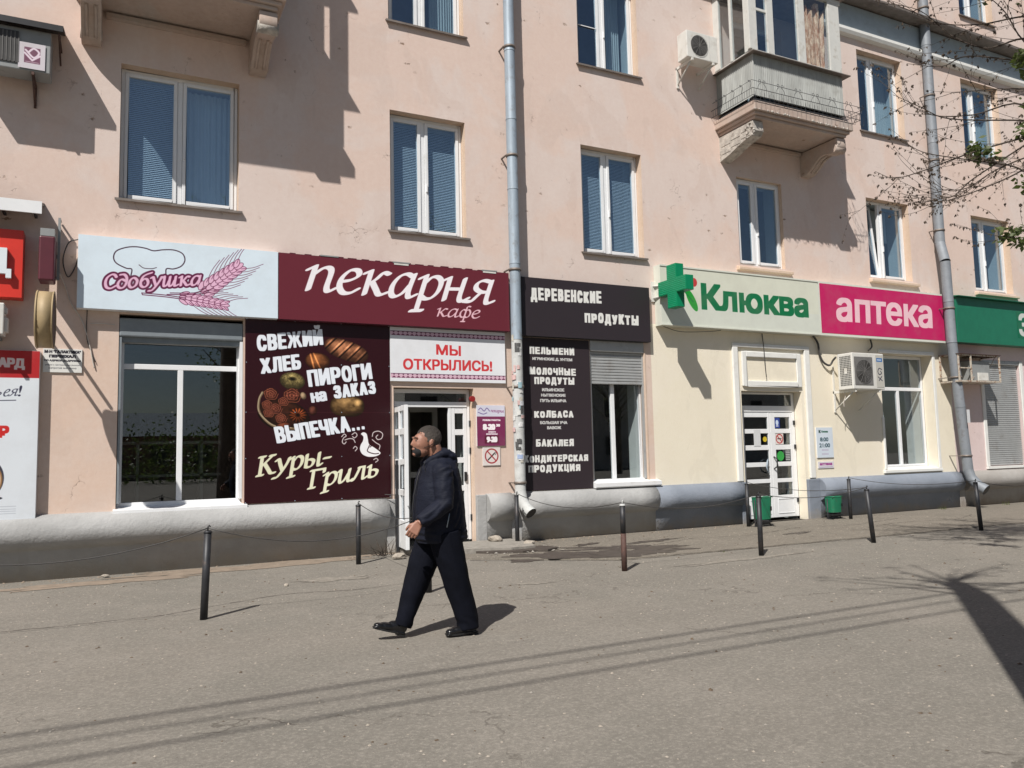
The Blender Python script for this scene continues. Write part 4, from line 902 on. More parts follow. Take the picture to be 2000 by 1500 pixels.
slash = lambda U, V: 1 - .55 * np.clip(np.cos((U * 5.2 - V * 1.2) * 3.14) * 4 - 2.6, 0, 1) + .25 * np.clip(np.cos((U * 5.2 - V * 1.2 + .35) * 3.14) * 3 - 1.6, 0, 1)
bread((3.18, 3.13), .36, .155, R(-17), (138, 84, 56), (190, 146, 112), slash, seed=1)
bread((2.735, 2.95), .19, .13, R(-6), (112, 62, 34), (150, 110, 70), lambda U, V: 1 + .9 * np.clip(1 - np.abs(U + .45 + V * .25) * 9, 0, 1) + .6 * np.clip(1 - np.abs(U + .05 + V * .4) * 9, 0, 1), 2.2, 2)
bread((2.36, 2.64), .19, .135, R(-8), (140, 122, 74), (120, 112, 80), lambda U, V: (1 - .88 * np.clip(1.25 - np.hypot(U + .02, (V - .22) * 1.3) * 3.4, 0, 1)) * (.72 + .6 * vnoise(90, 90, 9, 2)), 2.0, 3)
bread((3.19, 2.27), .27, .165, R(-2), (110, 78, 44), (170, 150, 110), lambda U, V: 1 + .7 * np.clip(1 - np.hypot(U - .6, V - .35) * 2.6, 0, 1), 2.6, 4)
# wicker basket of rolls
basket = lambda U, V: .5 + .7 * np.abs(np.sin(U * 22)) * np.abs(np.sin(V * 16))
bread((2.24, 2.12), .40, .24, R(-16), (64, 34, 22), (40, 24, 18), None, 2.0, 5)
cv.pen([sm([(1.93, 2.46), (1.885, 2.36), (1.88, 2.2), (1.97, 2.06), (2.12, 1.96), (2.36, 1.93), (2.5, 1.94)])], (120, 100, 76), .018); cv.pen([sm([(1.925, 2.46), (1.88, 2.36), (1.875, 2.2), (1.965, 2.07), (2.11, 1.97), (2.35, 1.94)])], (176, 160, 134), .006)
def rose(c, r, seed, n=5):
    bread(c, r, r * .86, 0, (98, 48, 36), (130, 88, 72), lambda U, V: .8 + .5 * np.abs(np.sin(U * 9 + seed)) * np.abs(np.cos(V * 8)), 2.0, seed)
    t = np.linspace(0, n * 6.28, 90); rad = r * .92 * t / t[-1]; wob = 1 + .08 * np.sin(t * 5); cv.pen([np.stack([c[0] + rad * wob * np.cos(t), c[1] + rad * wob * .86 * np.sin(t)], 1)], (58, 20, 16), .0055); 
    cv.pen([np.stack([c[0] + (rad + .008) * wob * np.cos(t), c[1] + .004 + (rad + .008) * wob * .86 * np.sin(t)], 1)], (176, 104, 76), .0028)
for c, r in (((2.05, 2.44), .11), ((2.36, 2.42), .14), ((2.0, 2.28), .085), ((2.12, 2.22), .10), ((2.23, 2.33), .08), ((2.02, 2.16), .08), ((2.2, 2.08), .09)): rose(c, r, int(c[0] * 100), 3)
bread((2.44, 2.13), .135, .115, 0, (156, 72, 34), (140, 80, 50), lambda U, V: (1 - .9 * np.clip(1.3 - np.hypot(U, V) * 4, 0, 1)) * (.75 + .4 * np.cos(np.arctan2(V, U) * 14)), 2.0, 12)
bread((2.66, 2.20), .07, .075, 0, (92, 44, 32), (120, 90, 80), None, 2, 13); bread((2.52, 2.42), .045, .06, .4, (170, 140, 110), (120, 110, 90), None, 2, 14); bread((2.24, 1.98), .12, .045, .1, (110, 52, 34), (120, 80, 60), None, 2, 15)
def blocks(cv, s, tl, bl, br, col, bold):
    tl, bl, br = (np.array(q, float) for q in (tl, bl, br)); u = br - bl; v = tl - bl; W_ = {'Ы': 1.35, 'М': 1.3, 'Ж': 1.5, 'И': 1.05, 'Й': 1.05, 'Х': 1.1, '.': .5, 'Е': .88, 'Г': .82, 'Л': 1.1, 'А': 1.08}
    ws = [W_.get(c, 1.) for c in s]; tot = sum(ws); x = 0
    for c, w in zip(s, ws):
        a = bl + u * ((x + .03) / tot); b = bl + u * ((x + w - .03) / tot); hh = 1.0 if c != 'Й' else 1.27
        if c == '.': hh = .2; a = bl + u * ((x + .1) / tot); b = bl + u * ((x + .4) / tot)
        cv.text(c, a + v * hh, a, b, col, (bold[0] if c != 'Ж' else bold[0] * .6, bold[1])); x += w
for s_, tl, bl, br in (('СВЕЖИЙ', (1.832, 3.30), (1.852, 3.06), (2.83, 3.205)), ('ХЛЕБ', (1.88, 2.955), (1.905, 2.73), (2.50, 2.825)), ('ПИРОГИ', (2.565, 2.80), (2.60, 2.55), (3.60, 2.70)), ('ЗАКАЗ', (2.96, 2.575), (2.985, 2.375), (3.655, 2.47)), ('ВЫПЕЧКА...', (2.085, 1.95), (2.135, 1.71), (3.48, 1.915))):
    blocks(cv, s_, (tl[0] + .008, tl[1] - .008), (bl[0] + .008, bl[1] - .008), (br[0] + .008, br[1] - .008), (28, 14, 20), (.020, .010)); blocks(cv, s_, tl, bl, br, (230, 236, 244), (.0185, .009))
cv.text('на', (2.62, 2.46), (2.645, 2.31), (2.885, 2.35), (226, 232, 240), (.016, .008))
write_script(cv, 'Куры-', (1.86, 1.245), (2.93, 1.40), .185, (226, 226, 196), nib=(.17, .065, R(22)), shear=.22); write_script(cv, 'Гриль', (2.60, 1.035), (3.68, 1.19), .18, (232, 232, 204), nib=(.17, .065, R(22)), shear=.22)
# dove with scrolls
dv = sm([(3.40, 1.84), (3.44, 1.865), (3.49, 1.84), (3.51, 1.76), (3.53, 1.68), (3.62, 1.62), (3.71, 1.545), (3.66, 1.50), (3.58, 1.485), (3.50, 1.49), (3.42, 1.53), (3.385, 1.60), (3.395, 1.67), (3.43, 1.73), (3.44, 1.79), (3.42, 1.82)], True)
cv.poly(dv, (238, 238, 240)); cv.pen([sm([(3.52, 1.63), (3.50, 1.58), (3.54, 1.55), (3.62, 1.53), (3.68, 1.535)]), sm([(3.53, 1.66), (3.56, 1.67), (3.555, 1.64), (3.52, 1.64)])], (50, 20, 28), .007)
for S_ in ([(3.58, 1.75), (3.64, 1.70), (3.70, 1.66), (3.69, 1.60)], [(3.58, 1.80), (3.60, 1.86), (3.68, 1.88), (3.745, 1.84), (3.73, 1.77), (3.67, 1.75), (3.64, 1.79), (3.67, 1.82)], [(3.10, 1.80), (3.14, 1.84), (3.17, 1.81), (3.13, 1.78), (3.11, 1.72), (3.14, 1.69), (3.17, 1.72)], [(3.15, 1.75), (3.22, 1.77), (3.28, 1.76), (3.31, 1.71)], [(3.26, 1.83), (3.31, 1.86), (3.34, 1.82), (3.30, 1.78), (3.27, 1.80)], [(3.28, 1.62), (3.31, 1.65), (3.34, 1.62), (3.31, 1.58)], [(3.60, 1.44), (3.64, 1.46), (3.67, 1.43), (3.63, 1.40)]): cv.pen([sm(S_)], (215, 205, 205), .0065)
cv.rect(1.687, 3.873, 2.168, 2.173, (86, 48, 52), .7)
cv.face('printed_sheet', -.033, PO, .32)
mb = MB()
for x in (1.70, 2.4, 3.1, 3.86):
    for z in (.865, 1.5, 2.17, 2.9, 3.54): mb.tube([(x, -.033, z), (x, -.038, z)], .008, 6)
mb.build('rivets', M['zinc'], PO)
# we have opened
t_ = thing('opening_banner', 'white banner with red capitals and patterned borders above the bakery door', 'banner', (4.9, 0, 2.66))
MB().box(3.878, 5.905, -.04, -.004, 2.668, 3.535).build('banner_board', M['white_metal'], t_)
cv = Canvas(3.882, 5.902, 2.67, 3.533, 320, (226, 228, 232))
RD_ = (205, 58, 62)
cv.text('МЫ', (4.655, 3.285), (4.655, 3.115), (5.09, 3.105), RD_, (.008, .006)); cv.text('ОТКРЫЛИСЬ!', (4.09, 3.035), (4.09, 2.855), (5.655, 2.865), RD_, (.008, .006))
for z0 in (3.405, 2.725):
    cv.rect(3.882, 5.902, z0 + .062, z0 + .072, (90, 40, 70)); cv.rect(3.882, 5.902, z0, z0 + .06, (214, 180, 196))
    n = 26
    for i in range(n):
        x = 3.9 + i * 2.0 / n; cv.poly([(x, z0), (x + .077, z0), (x + .038, z0 + .034)], (110, 50, 80)); cv.poly([(x + .02, z0 + .062), (x + .057, z0 + .062), (x + .038, z0 + .04)], (90, 36, 66))
cv.face('sign_face', -.043, t_)
# opening hours and no smoking plates
t_ = thing('hours_plate', 'purple opening hours plate to the right of the bakery door', 'sign', (5.62, 0, 1.6))
MB().box(5.362, 5.885, -.02, -.004, 1.617, 2.298).build('plate', M['white_metal'], t_)
cv = Canvas(5.365, 5.882, 1.62, 2.295, 420, (122, 48, 86)); cv.rect(5.365, 5.882, 2.11, 2.295, (212, 212, 226))
write_script(cv, 'пекарня', (5.62, 2.185), (5.86, 2.175), .035, (130, 60, 110), nib=(.12, .05, .4)); cv.pen([sm([(5.40, 2.22), (5.44, 2.25), (5.50, 2.20), (5.55, 2.25), (5.60, 2.2)]), sm([(5.39, 2.18), (5.48, 2.15), (5.55, 2.17)])], (110, 90, 150), .007)
cv.text('РЕЖИМ РАБОТЫ:', (5.47, 2.065), (5.47, 2.035), (5.80, 2.035), (235, 225, 230), (.003, .002)); cv.text('8-20', (5.47, 1.985), (5.47, 1.885), (5.70, 1.885), (245, 240, 242), (.012, .006)); cv.text('30', (5.715, 1.985), (5.715, 1.94), (5.79, 1.94), (245, 240, 242), (.005, .004))
cv.text('СУББОТА', (5.57, 1.865), (5.57, 1.84), (5.71, 1.84), (235, 225, 230), (.002, .002)); cv.text('ВОСКРЕСЕНЬЕ', (5.53, 1.83), (5.53, 1.805), (5.74, 1.805), (235, 225, 230), (.002, .002))
cv.rect(5.50, 5.76, 1.66, 1.795, (92, 26, 52)); cv.text('9-20', (5.535, 1.775), (5.535, 1.68), (5.735, 1.68), (245, 240, 242), (.011, .006))
cv.face('sign_face', -.023, t_)
t_ = thing('no_smoking_plate', 'small white no smoking plate under the purple hours plate', 'sign', (5.62, 0, 1.3))
MB().box(5.465, 5.785, -.015, -.004, 1.295, 1.595).build('plate', M['white_metal'], t_)
cv = Canvas(5.467, 5.783, 1.297, 1.593, 420, (222, 214, 210)); a_ = np.linspace(0, 6.3, 50); cv.pen([np.stack([5.625 + .115 * np.cos(a_), 1.452 + .115 * np.sin(a_)], 1)], (160, 40, 50), .011)
cv.pen([_ln([(5.56, 1.39), (5.68, 1.50)])], (40, 34, 38), .011); cv.pen([sm([(5.69, 1.47), (5.71, 1.5), (5.69, 1.52)])], (60, 50, 52), .005); cv.pen([_ln([(5.545, 1.535), (5.705, 1.37)])], (160, 40, 50), .010); cv.face('sign_face', -.018, t_)
# country goods
t_ = thing('country_goods_sign', 'wide black sign box with two lines of white capitals', 'sign', (7.6, 0, 3.5))
MB().box(6.20, 8.895, -.12, -.004, 3.49, 4.515).build('sign_box', M['dark_sheet'], t_)
cv = Canvas(6.203, 8.892, 3.493, 4.512, 280, (52, 46, 50)); CW = (226, 226, 222)
def funky(cv, s, tl, bl, br, bold, seed=1):
    """hand-lettered capitals: each letter set a little high, low or wide"""
    r = random.Random(seed); tl, bl, br = (np.array(q, float) for q in (tl, bl, br)); u = br - bl; v = tl - bl
    W_ = {'Ы': 1.3, 'М': 1.25, 'Ж': 1.25, 'Ш': 1.3, 'Д': 1.15, 'Ю': 1.3, 'Щ': 1.3, ' ': .5, 'И': 1.05}; ws = [W_.get(c, 1.) for c in s]; tot = sum(ws); x = 0
    for c, w in zip(s, ws):
        if c != ' ':
            dz = r.uniform(-.03, .03); k = r.uniform(.95, 1.06); a = bl + u * ((x + .07 * w) / tot) + v * dz; b = bl + u * ((x + w * .93) / tot) + v * dz; lo = -.16 if c in 'ДЦЩ' else 0
            sk = u / np.linalg.norm(u) * r.uniform(-.03, .03) * np.linalg.norm(v)
            cv.text(c, a + v * k + sk, a + v * lo, b + v * lo, CW, bold)
        x += w
funky(cv, 'ДЕРЕВЕНСКИЕ', (6.37, 4.335), (6.37, 4.12), (7.84, 4.145), (.018, .012), 3); funky(cv, 'ПРОДУКТЫ', (7.45, 3.965), (7.45, 3.785), (8.64, 3.785), (.018, .012), 4)
cv.face('sign_face', -.123, t_)
t_ = thing('product_list_banner', 'tall black banner listing groceries in white beside the grey downpipe', 'banner', (6.9, 0, .84))
MB().box(6.215, 7.598, -.022, -.004, .845, 3.475).build('banner_sheet', M['dark_sheet'], t_)
cv = Canvas(6.218, 7.595, .848, 3.472, 300, (50, 42, 46)); w2 = lambda s, tl, br, sd: funky(cv, s, tl, (tl[0], br[1]), br, (.013, .009), sd)
w2('ПЕЛЬМЕНИ', (6.375, 3.325), (7.29, 3.195), 1); w2('МОЛОЧНЫЕ', (6.36, 2.96), (7.31, 2.835), 2); w2('ПРОДУТЫ', (6.455, 2.795), (7.275, 2.672), 3); w2('КОЛБАСА', (6.435, 2.21), (7.235, 2.09), 4); w2('БАКАЛЕЯ', (6.455, 1.715), (7.225, 1.592), 5); w2('КОНДИТЕРСКАЯ', (6.22, 1.445), (7.51, 1.325), 6); w2('ПРОДУКЦИЯ', (6.295, 1.282), (7.345, 1.158), 7)
for s_, a, b, c, d in (('ИГРИНСКИЕ Д. УНТЕМ', 6.435, 7.235, 3.08, 3.14), ('ИЛЬИНСКОЕ', 6.61, 7.055, 2.548, 2.604), ('НЫТВЕНСКИЕ', 6.588, 7.08, 2.456, 2.508), ('ПУТЬ ИЛЬИЧА', 6.566, 7.09, 2.36, 2.414), ('БОЛЬШАЯ УЧА', 6.554, 7.098, 1.978, 2.032), ('ВАВОЖ', 6.69, 6.97, 1.89, 1.943)): cv.text(s_, (a, d), (a, c), (b, c), (206, 206, 204), (.004, .003))
cv.face('sign_face', -.025, t_, .55)
# pharmacy fascia
t_ = thing('pharmacy_name_sign', 'long cream light box with green lettering and a green leaf', 'sign', (11, 0, 3.8))
PZ0, PZ1 = 3.815, 4.965
M['box_cream'] = mat('lightbox_cream', (.66, .68, .60, 1), .35, vary=.03, dirt=(.52, .50, .42, 1), dirt_lo=.6, dirt_hi=.95)
MB().box(9.10, 13.198, -.2, -.004, PZ0, PZ1).build('sign_box', M['box_cream'], t_)
cv = Canvas(9.105, 13.194, PZ0 + .03, PZ1 - .03, 220, (212, 214, 198)); cv.rect(9.1, 13.2, PZ0, 4.25, (206, 211, 206), .5); GR = (22, 112, 70)
cv.text('Клюква', (10.06, 4.685), (10.06, 4.155), (12.90, 4.155), GR, (.034, .022)); cv.ellipse((9.90, 4.68), .075, .085, (190, 60, 60)); cv.ellipse((9.83, 4.33), .085, .24, (30, 150, 50), R(30)); cv.pen([_ln([(9.62, 4.52), (9.86, 4.30)])], (20, 120, 60), .012)
cv.face('sign_face', -.203, t_)
MB().box(9.098, 13.198, -.215, -.2, PZ0, PZ0 + .028).box(9.098, 13.198, -.215, -.2, PZ1 - .028, PZ1).build('sign_trim', M['box_cream'], t_)
t_ = thing('pharmacy_word_sign', 'magenta light box with pale lowercase word next to the second downpipe', 'sign', (15, 0, 3.8))
MB().box(13.204, 17.28, -.2, -.004, PZ0, PZ1).build('sign_box', M['box_cream'], t_)
cv = Canvas(13.25, 17.25, PZ0 + .05, PZ1 - .04, 220, (192, 36, 96)); cv.text('аптека', (13.72, 4.66), (13.70, 4.13), (16.82, 4.13), (236, 196, 204), (.032, .018)); cv.face('sign_face', -.203, t_)
# cream posters by the pharmacy door
t_ = thing('pharmacy_hours_plate', 'pale blue opening hours plate between pharmacy door and window', 'sign', (13.35, 0, 1.24))
MB().box(13.118, 13.598, -.018, -.004, 1.25, 1.885).build('plate', M['white_metal'], t_)
cv = Canvas(13.12, 13.596, 1.252, 1.883, 420, (206, 216, 226)); cv.text('К', (13.19, 1.83), (13.19, 1.765), (13.25, 1.765), (30, 60, 50), (.006, .006)); cv.text('Клюква', (13.27, 1.82), (13.27, 1.775), (13.46, 1.775), (40, 90, 70), (.003, .003))
cv.text('8:00', (13.22, 1.675), (13.22, 1.59), (13.46, 1.59), (40, 76, 88), (.004, .003)); cv.text('21:00', (13.19, 1.55), (13.19, 1.465), (13.50, 1.465), (40, 76, 88), (.004, .003))
for z in (1.42, 1.40, 1.335, 1.315): cv.rect(13.25, 13.45, z, z + .007, (150, 110, 150), .7)
cv.face('sign_face', -.021, t_)
t_ = thing('small_notice', 'small white strip notice under the pharmacy hours plate', 'notice', (13.35, 0, 1.02))
MB().box(13.13, 13.59, -.012, -.004, 1.03, 1.17).build('plate', M['white_metal'], t_)
cv = Canvas(13.132, 13.588, 1.032, 1.168, 420, (214, 210, 216)); cv.text('аптека', (13.18, 1.14), (13.18, 1.09), (13.54, 1.09), (150, 40, 130), (.005, .004)); cv.rect(13.16, 13.56, 1.05, 1.06, (120, 110, 160), .7); cv.face('sign_face', -.015, t_)
# green fascia at the far right
t_ = thing('green_fascia', 'plain green shop fascia at the right end with one white letter', 'sign', (20, 0, 3.85))
MB().box(17.64, 24.5, -.25, -.004, 3.845, 4.93).build('sign_box', M['green'], t_, bevel=.01)
MB().prismx([(-.004, 4.99), (-.36, 4.945), (-.36, 4.932), (-.004, 4.935)], 17.60, 24.55).build('top_flashing', M['green'], t_)
cv = Canvas(19.95, 20.55, 4.05, 4.72, 150, (12, 100, 70)); cv.text('З', (20.02, 4.68), (20.02, 4.10), (20.45, 4.10), (200, 205, 200), (.03, .02)); cv.face('letter_face', -.253, t_)
# pawnshop shopfront at the left edge
t_ = thing('red_letter_sign', 'red sign box with one white raised letter under the awning at the left', 'sign', (-1.5, 0, 3.6))
MB().box(-3.4, -1.10, -.25, -.004, 3.62, 4.50).build('sign_box', M['red'], t_)
def letter_de(x, z, w, h): return [(x, z), (x + w * .12, z), (x + w * .12, z + h * .14), (x + w * .88, z + h * .14), (x + w * .88, z), (x + w, z), (x + w, z + h * .28), (x + w * .86, z + h * .28), (x + w * .86, z + h), (x + w * .28, z + h), (x + w * .24, z + h * .55), (x + w * .12, z + h * .28), (x, z + h * .28)]
lt = MB(); P_ = letter_de(-1.72, 3.86, .43, .49); lt.prism(P_[:8], -.32, -.255); 
lt = MB(); 
x, z, w_, h_ = -1.645, 3.855, .43, .385
lt.box(x, x + w_, -.32, -.255, z + h_ * .14, z + h_ * .30); lt.box(x, x + w_ * .14, -.32, -.255, z, z + h_ * .14); lt.box(x + w_ * .86, x + w_, -.32, -.255, z, z + h_ * .14)
lt.box(x + w_ * .64, x + w_ * .88, -.32, -.255, z + h_ * .30, z + h_); lt.box(x + w_ * .26, x + w_ * .64, -.32, -.255, z + h_ * .84, z + h_); lt.prism([(x + w_ * .12, z + h_ * .30), (x + w_ * .32, z + h_ * .30), (x + w_ * .46, z + h_ * .84), (x + w_ * .26, z + h_ * .84)], -.32, -.255)
lt.build('letter', M['sign_white'], t_)
t_ = thing('shop_awning', 'white fronted awning above the red letter sign', 'awning', (-1.8, 0, 4.8))
MB().prismx([(-.004, 4.96), (-.40, 4.85), (-.40, 4.81), (-.004, 4.91)], -3.6, -.895).build('awning_roof', M['dark_sheet'], t_); MB().box(-3.6, -.892, -.425, -.402, 4.70, 4.86).build('fascia', M['white_metal'], t_)
mb = MB(); 
for i in range(7): mb.box(-1.0 - i * .35, -.97 - i * .35, -.39, -.01, 4.74, 4.77)
mb.build('bracket', M['dark_sheet'], t_)
PW = thing('pawnshop_poster', 'white vinyl poster with red header and a ruble sign at the left edge', 'poster', (-1.4, 0, .8))
MB().box(-2.6, -.885, -.115, -.004, .775, 2.955).build('poster_frame', M['white_metal'], PW)
cv = Canvas(-2.6, -.888, .778, 2.952, 260, (216, 222, 228)); cv.rect(-2.6, -.888, 2.60, 2.952, (176, 40, 44)); cv.text('АРД', (-1.35, 2.86), (-1.35, 2.71), (-1.05, 2.70), (232, 216, 216), (.012, .008))
write_script(cv, 'ь', (-1.40, 2.36), (-1.30, 2.36), .085, (40, 40, 62), nib=(.09, .04, .4), shear=.35); write_script(cv, 'с'.replace('с', 'е') + 'я', (-1.285, 2.36), (-1.13, 2.37), .085, (40, 40, 62), nib=(.09, .04, .4), shear=.35); cv.text('!', (-1.10, 2.50), (-1.12, 2.36), (-1.09, 2.36), (40, 40, 62)); cv.pen([_ln([(-1.45, 2.30), (-1.14, 2.31)])], (50, 50, 70), .005)
cv.text('и', (-1.43, 2.19), (-1.43, 2.07), (-1.32, 2.07), (200, 50, 44), (.008, .006)); cv.text('₽', (-1.335, 1.985), (-1.335, 1.83), (-1.20, 1.83), (196, 42, 40), (.012, .010))
a_ = np.linspace(0, 6.3, 60)
cv.ellipse((-1.42, 1.32), .18, .24, (62, 62, 74)); cv.ellipse((-1.43, 1.30), .17, .22, (196, 176, 150)); cv.ellipse((-1.44, 1.30), .13, .17, (66, 84, 108)); cv.ellipse((-1.44, 1.33), .05, .04, (20, 20, 26)); cv.ellipse((-1.40, 1.2), .035, .03, (24, 24, 30)); cv.pen([np.stack([-1.43 + .165 * np.cos(a_), 1.30 + .215 * np.sin(a_)], 1)], (150, 110, 66), .008)
cv.ellipse((-1.44, 1.07), .19, .028, (24, 26, 40)); 
for i, z in enumerate((.96, .925, .90, .87)): cv.rect(-1.40 + .03 * (i % 2), -1.10, z, z + .006, (170, 176, 186))
cv.face('printed_sheet', -.118, PW, .45)
t_ = thing('moved_notice', 'small white notice in black print beside the pawnshop poster', 'notice', (-.62, 0, 2.7))
MB().box(-.858, -.405, -.018, -.004, 2.69, 3.005).build('plate', M['white_metal'], t_)
cv = Canvas(-.856, -.407, 2.692, 3.003, 420, (222, 222, 218)); K_ = (40, 40, 50)
cv.text('М-Н "ГАЛАКТИКА"', (-.845, 2.985), (-.845, 2.945), (-.42, 2.945), K_, (.004, .003)); cv.text('ПЕРЕЕХАЛ', (-.79, 2.925), (-.79, 2.885), (-.48, 2.885), K_, (.005, .004)); cv.text('ПО АДРЕСУ: ул.ДРУЖБЫ', (-.845, 2.86), (-.845, 2.83), (-.42, 2.83), K_, (.002, .002)); cv.text('рядом с Центральным рынком', (-.83, 2.80), (-.83, 2.775), (-.43, 2.775), K_); cv.text('напротив магазина', (-.79, 2.755), (-.79, 2.73), (-.47, 2.73), K_); cv.face('sign_face', -.021, t_)
# projecting light boxes
t_ = thing('maroon_blade_sign', 'maroon box sign projecting edge-on left of the chef hat sign', 'sign', (-.82, 0, 3.85))
MB().box(-.91, -.73, -.45, -.15, 3.83, 4.41).build('sign_box', M['maroon'], t_, bevel=.02); MB().box(-.90, -.74, -.44, -.16, 4.412, 4.51).build('lamp_housing', M['ac_grey'], t_)
mb = MB().tube([(-.70, -.02, 4.72), (-.70, -.14, 4.72)], .015, 6).box(-.72, -.69, -.16, -.12, 3.9, 4.74).box(-.79, -.69, -.15, -.12, 4.19, 4.24).box(-.79, -.69, -.15, -.12, 3.92, 3.95).box(-.72, -.69, -.12, -.004, 4.6, 4.63).box(-.72, -.69, -.12, -.004, 4.0, 4.03); mb.build('bracket', M['ac_grey'], t_)
t_ = thing('round_blade_sign', 'round gold rimmed sign projecting edge-on below the maroon box sign', 'sign', (-.76, 0, 2.95))
N = 40; mb = MB(); cy, cz_ = -.97, 3.235; ring = [(cy + .345 * math.cos(2 * math.pi * i / N), cz_ + .345 * math.sin(2 * math.pi * i / N)) for i in range(N)]
vs = [(-.86, y, z) for y, z in ring] + [(-.69, y, z) for y, z in ring]; mb.add(vs, [(i, (i + 1) % N, N + (i + 1) % N, N + i) for i in range(N)], 0, True); mb.add(vs[:N], [tuple(range(N))], 1); mb.add(vs[N:], [tuple(range(N))], 1); mb.build('sign_drum', [M['gold'], M['rust']], t_)
mb = MB(); mb.tube([(-.69, y, z) for y, z in ring + ring[:2]], .010, 5, cap=False); mb.tube([(-.86, y, z) for y, z in ring + ring[:2]], .012, 5, cap=False); mb.build('rim', M['gold'], t_)
MB().box(-.79, -.76, -.64, -.004, 3.36, 3.39).box(-.79, -.76, -.64, -.004, 3.08, 3.11).box(-.785, -.765, -.97, -.94, 3.58, 3.62).build('bracket', M['rust'], t_)
# pharmacy cross
t_ = thing('pharmacy_cross', 'green pharmacy cross projecting from the wall at the light box end', 'cross sign', (9.1, 0, 4.0))
cy, cz_, a_, b_ = -.63, 4.46, .40, .135
cr = [(-b_, a_), (b_, a_), (b_, b_), (a_, b_), (a_, -b_), (b_, -b_), (b_, -a_), (-b_, -a_), (-b_, -b_), (-a_, -b_), (-a_, b_), (-b_, b_)]
mb = MB(); mb.prismx([(cy + p, cz_ + q) for p, q in cr], 9.02, 9.20); mb.build('cross_body', M['cross_green'], t_, bevel=.008)
mb = MB(); st = .034
for i in range(-12, 13):
    for j in range(-12, 13):
        p, q = i * st, j * st
        if (abs(p) < a_ - .02 and abs(q) < b_ - .015) or (abs(p) < b_ - .015 and abs(q) < a_ - .02): mb.ell((9.019, cy + p, cz_ + q), (.006, .010, .007), 6, 4)
mb.build('lamp_dots', mat('led_green', (.02, .42, .22, 1), .3), t_, kind='stuff')
MB().tube([(9.11, -.24, 4.55), (9.06, -.0, 4.58)], .018, 8).tube([(9.11, -.24, 4.36), (9.06, -.0, 4.34)], .018, 8).box(9.02, 9.10, -.03, -.004, 4.28, 4.66).build('bracket', M['ac_white'], t_)

# ------------------------------------------------------------------ air conditioners
def fan_disc(parent, cx, cz, r, y, m_in='ac_dark', rings=7, name='fan_grille'):
    mb = MB(); N = 28; mb.add([(cx, y + .012, cz)] + [(cx + r * math.cos(2 * math.pi * i / N), y + .012, cz + r * math.sin(2 * math.pi * i / N)) for i in range(N)], [(0, i + 1, (i + 1) % N + 1) for i in range(N)])
    g = mb.build(name, M[m_in], parent, fix=False)
    w = MB()
    for k in range(1, rings + 1): rr_ = r * k / rings; w.tube([(cx + rr_ * math.cos(2 * math.pi * i / 20), y, cz + rr_ * math.sin(2 * math.pi * i / 20)) for i in range(21)], .0035, 4, cap=False)
    for k in range(6): a = math.pi * k / 6; w.tube([(cx - r * math.cos(a), y - .002, cz - r * math.sin(a)), (cx + r * math.cos(a), y - .002, cz + r * math.sin(a))], .0035, 4, cap=False)
    w.build('grille_wires', M['ac_mesh'], g); return g
# upper left with sheet canopy
t_ = thing('air_conditioner', 'dark shaded air conditioner under a black sheet canopy at the upper left', 'air conditioner', (-1.2, 0, 6.5))
MB().box(-1.75, -.84, -.46, -.14, 6.56, 7.12).build('casing', M['ac_grey'], t_, bevel=.012); 
MB().box(-1.74, -1.20, -.472, -.462, 6.64, 7.06).build('grille_panel', M['ac_dark'], t_)
mb = MB(); 
for i in range(13): mb.box(-1.73 + i * .044, -1.722 + i * .044, -.478, -.473, 6.65, 7.05)
mb.build('grille_bars', M['ac_mesh'], t_)
MB().prismx([(-.005, 7.36), (-.56, 7.20), (-.56, 7.12), (-.55, 7.12), (-.55, 7.19), (-.005, 7.34)], -1.9, -.70).build('canopy', M['dark_sheet'], t_)
MB().box(-.76, -.735, -.52, -.01, 7.08, 7.11).tube([(-.75, -.02, 6.9), (-.75, -.5, 7.1)], .012, 5).box(-1.05, -1.02, -.46, -.004, 6.52, 6.56).tube([(-1.035, -.02, 6.28), (-1.035, -.42, 6.53)], .014, 5).box(-1.05, -1.02, -.03, -.004, 6.25, 6.56).build('bracket', M['rust'], t_)
cv = Canvas(-1.20, -.90, 6.585, 6.93, 380, (206, 200, 206)); cv.rect(-1.135, -.955, 6.66, 6.87, (120, 80, 100)); cv.pen([sm([(-1.12, 6.83), (-1.03, 6.74), (-.97, 6.81), (-1.03, 6.86), (-1.09, 6.80)]), _ln([(-1.13, 6.79), (-1.045, 6.70), (-.96, 6.77)])], (226, 210, 222), .012); cv.rect(-1.12, -.97, 6.672, 6.68, (220, 200, 210), .7); cv.face('sticker', -.474, t_)
# beside the glazed balcony
t_ = thing('air_conditioner', 'cream air conditioner with round fan beside the glazed balcony', 'air conditioner', (10.1, 0, 9))
MB().box(9.74, 10.50, -.49, -.2, 9.04, 9.58).build('casing', M['ac_white'], t_, bevel=.012); fan_disc(t_, 10.04, 9.31, .205, -.505)
MB().box(10.30, 10.302, -.4925, -.488, 9.05, 9.57).build('panel_joint', M['ac_grey'], t_)
MB().box(9.84, 9.88, -.5, -.004, 8.99, 9.035).box(10.36, 10.40, -.5, -.004, 8.99, 9.035).box(9.84, 9.88, -.03, -.004, 8.62, 9.035).tube([(9.86, -.02, 8.68), (9.86, -.44, 9.0)], .016, 5).tube([(10.38, -.02, 8.68), (10.38, -.44, 9.0)], .016, 5).build('bracket', M['ac_white'], t_)
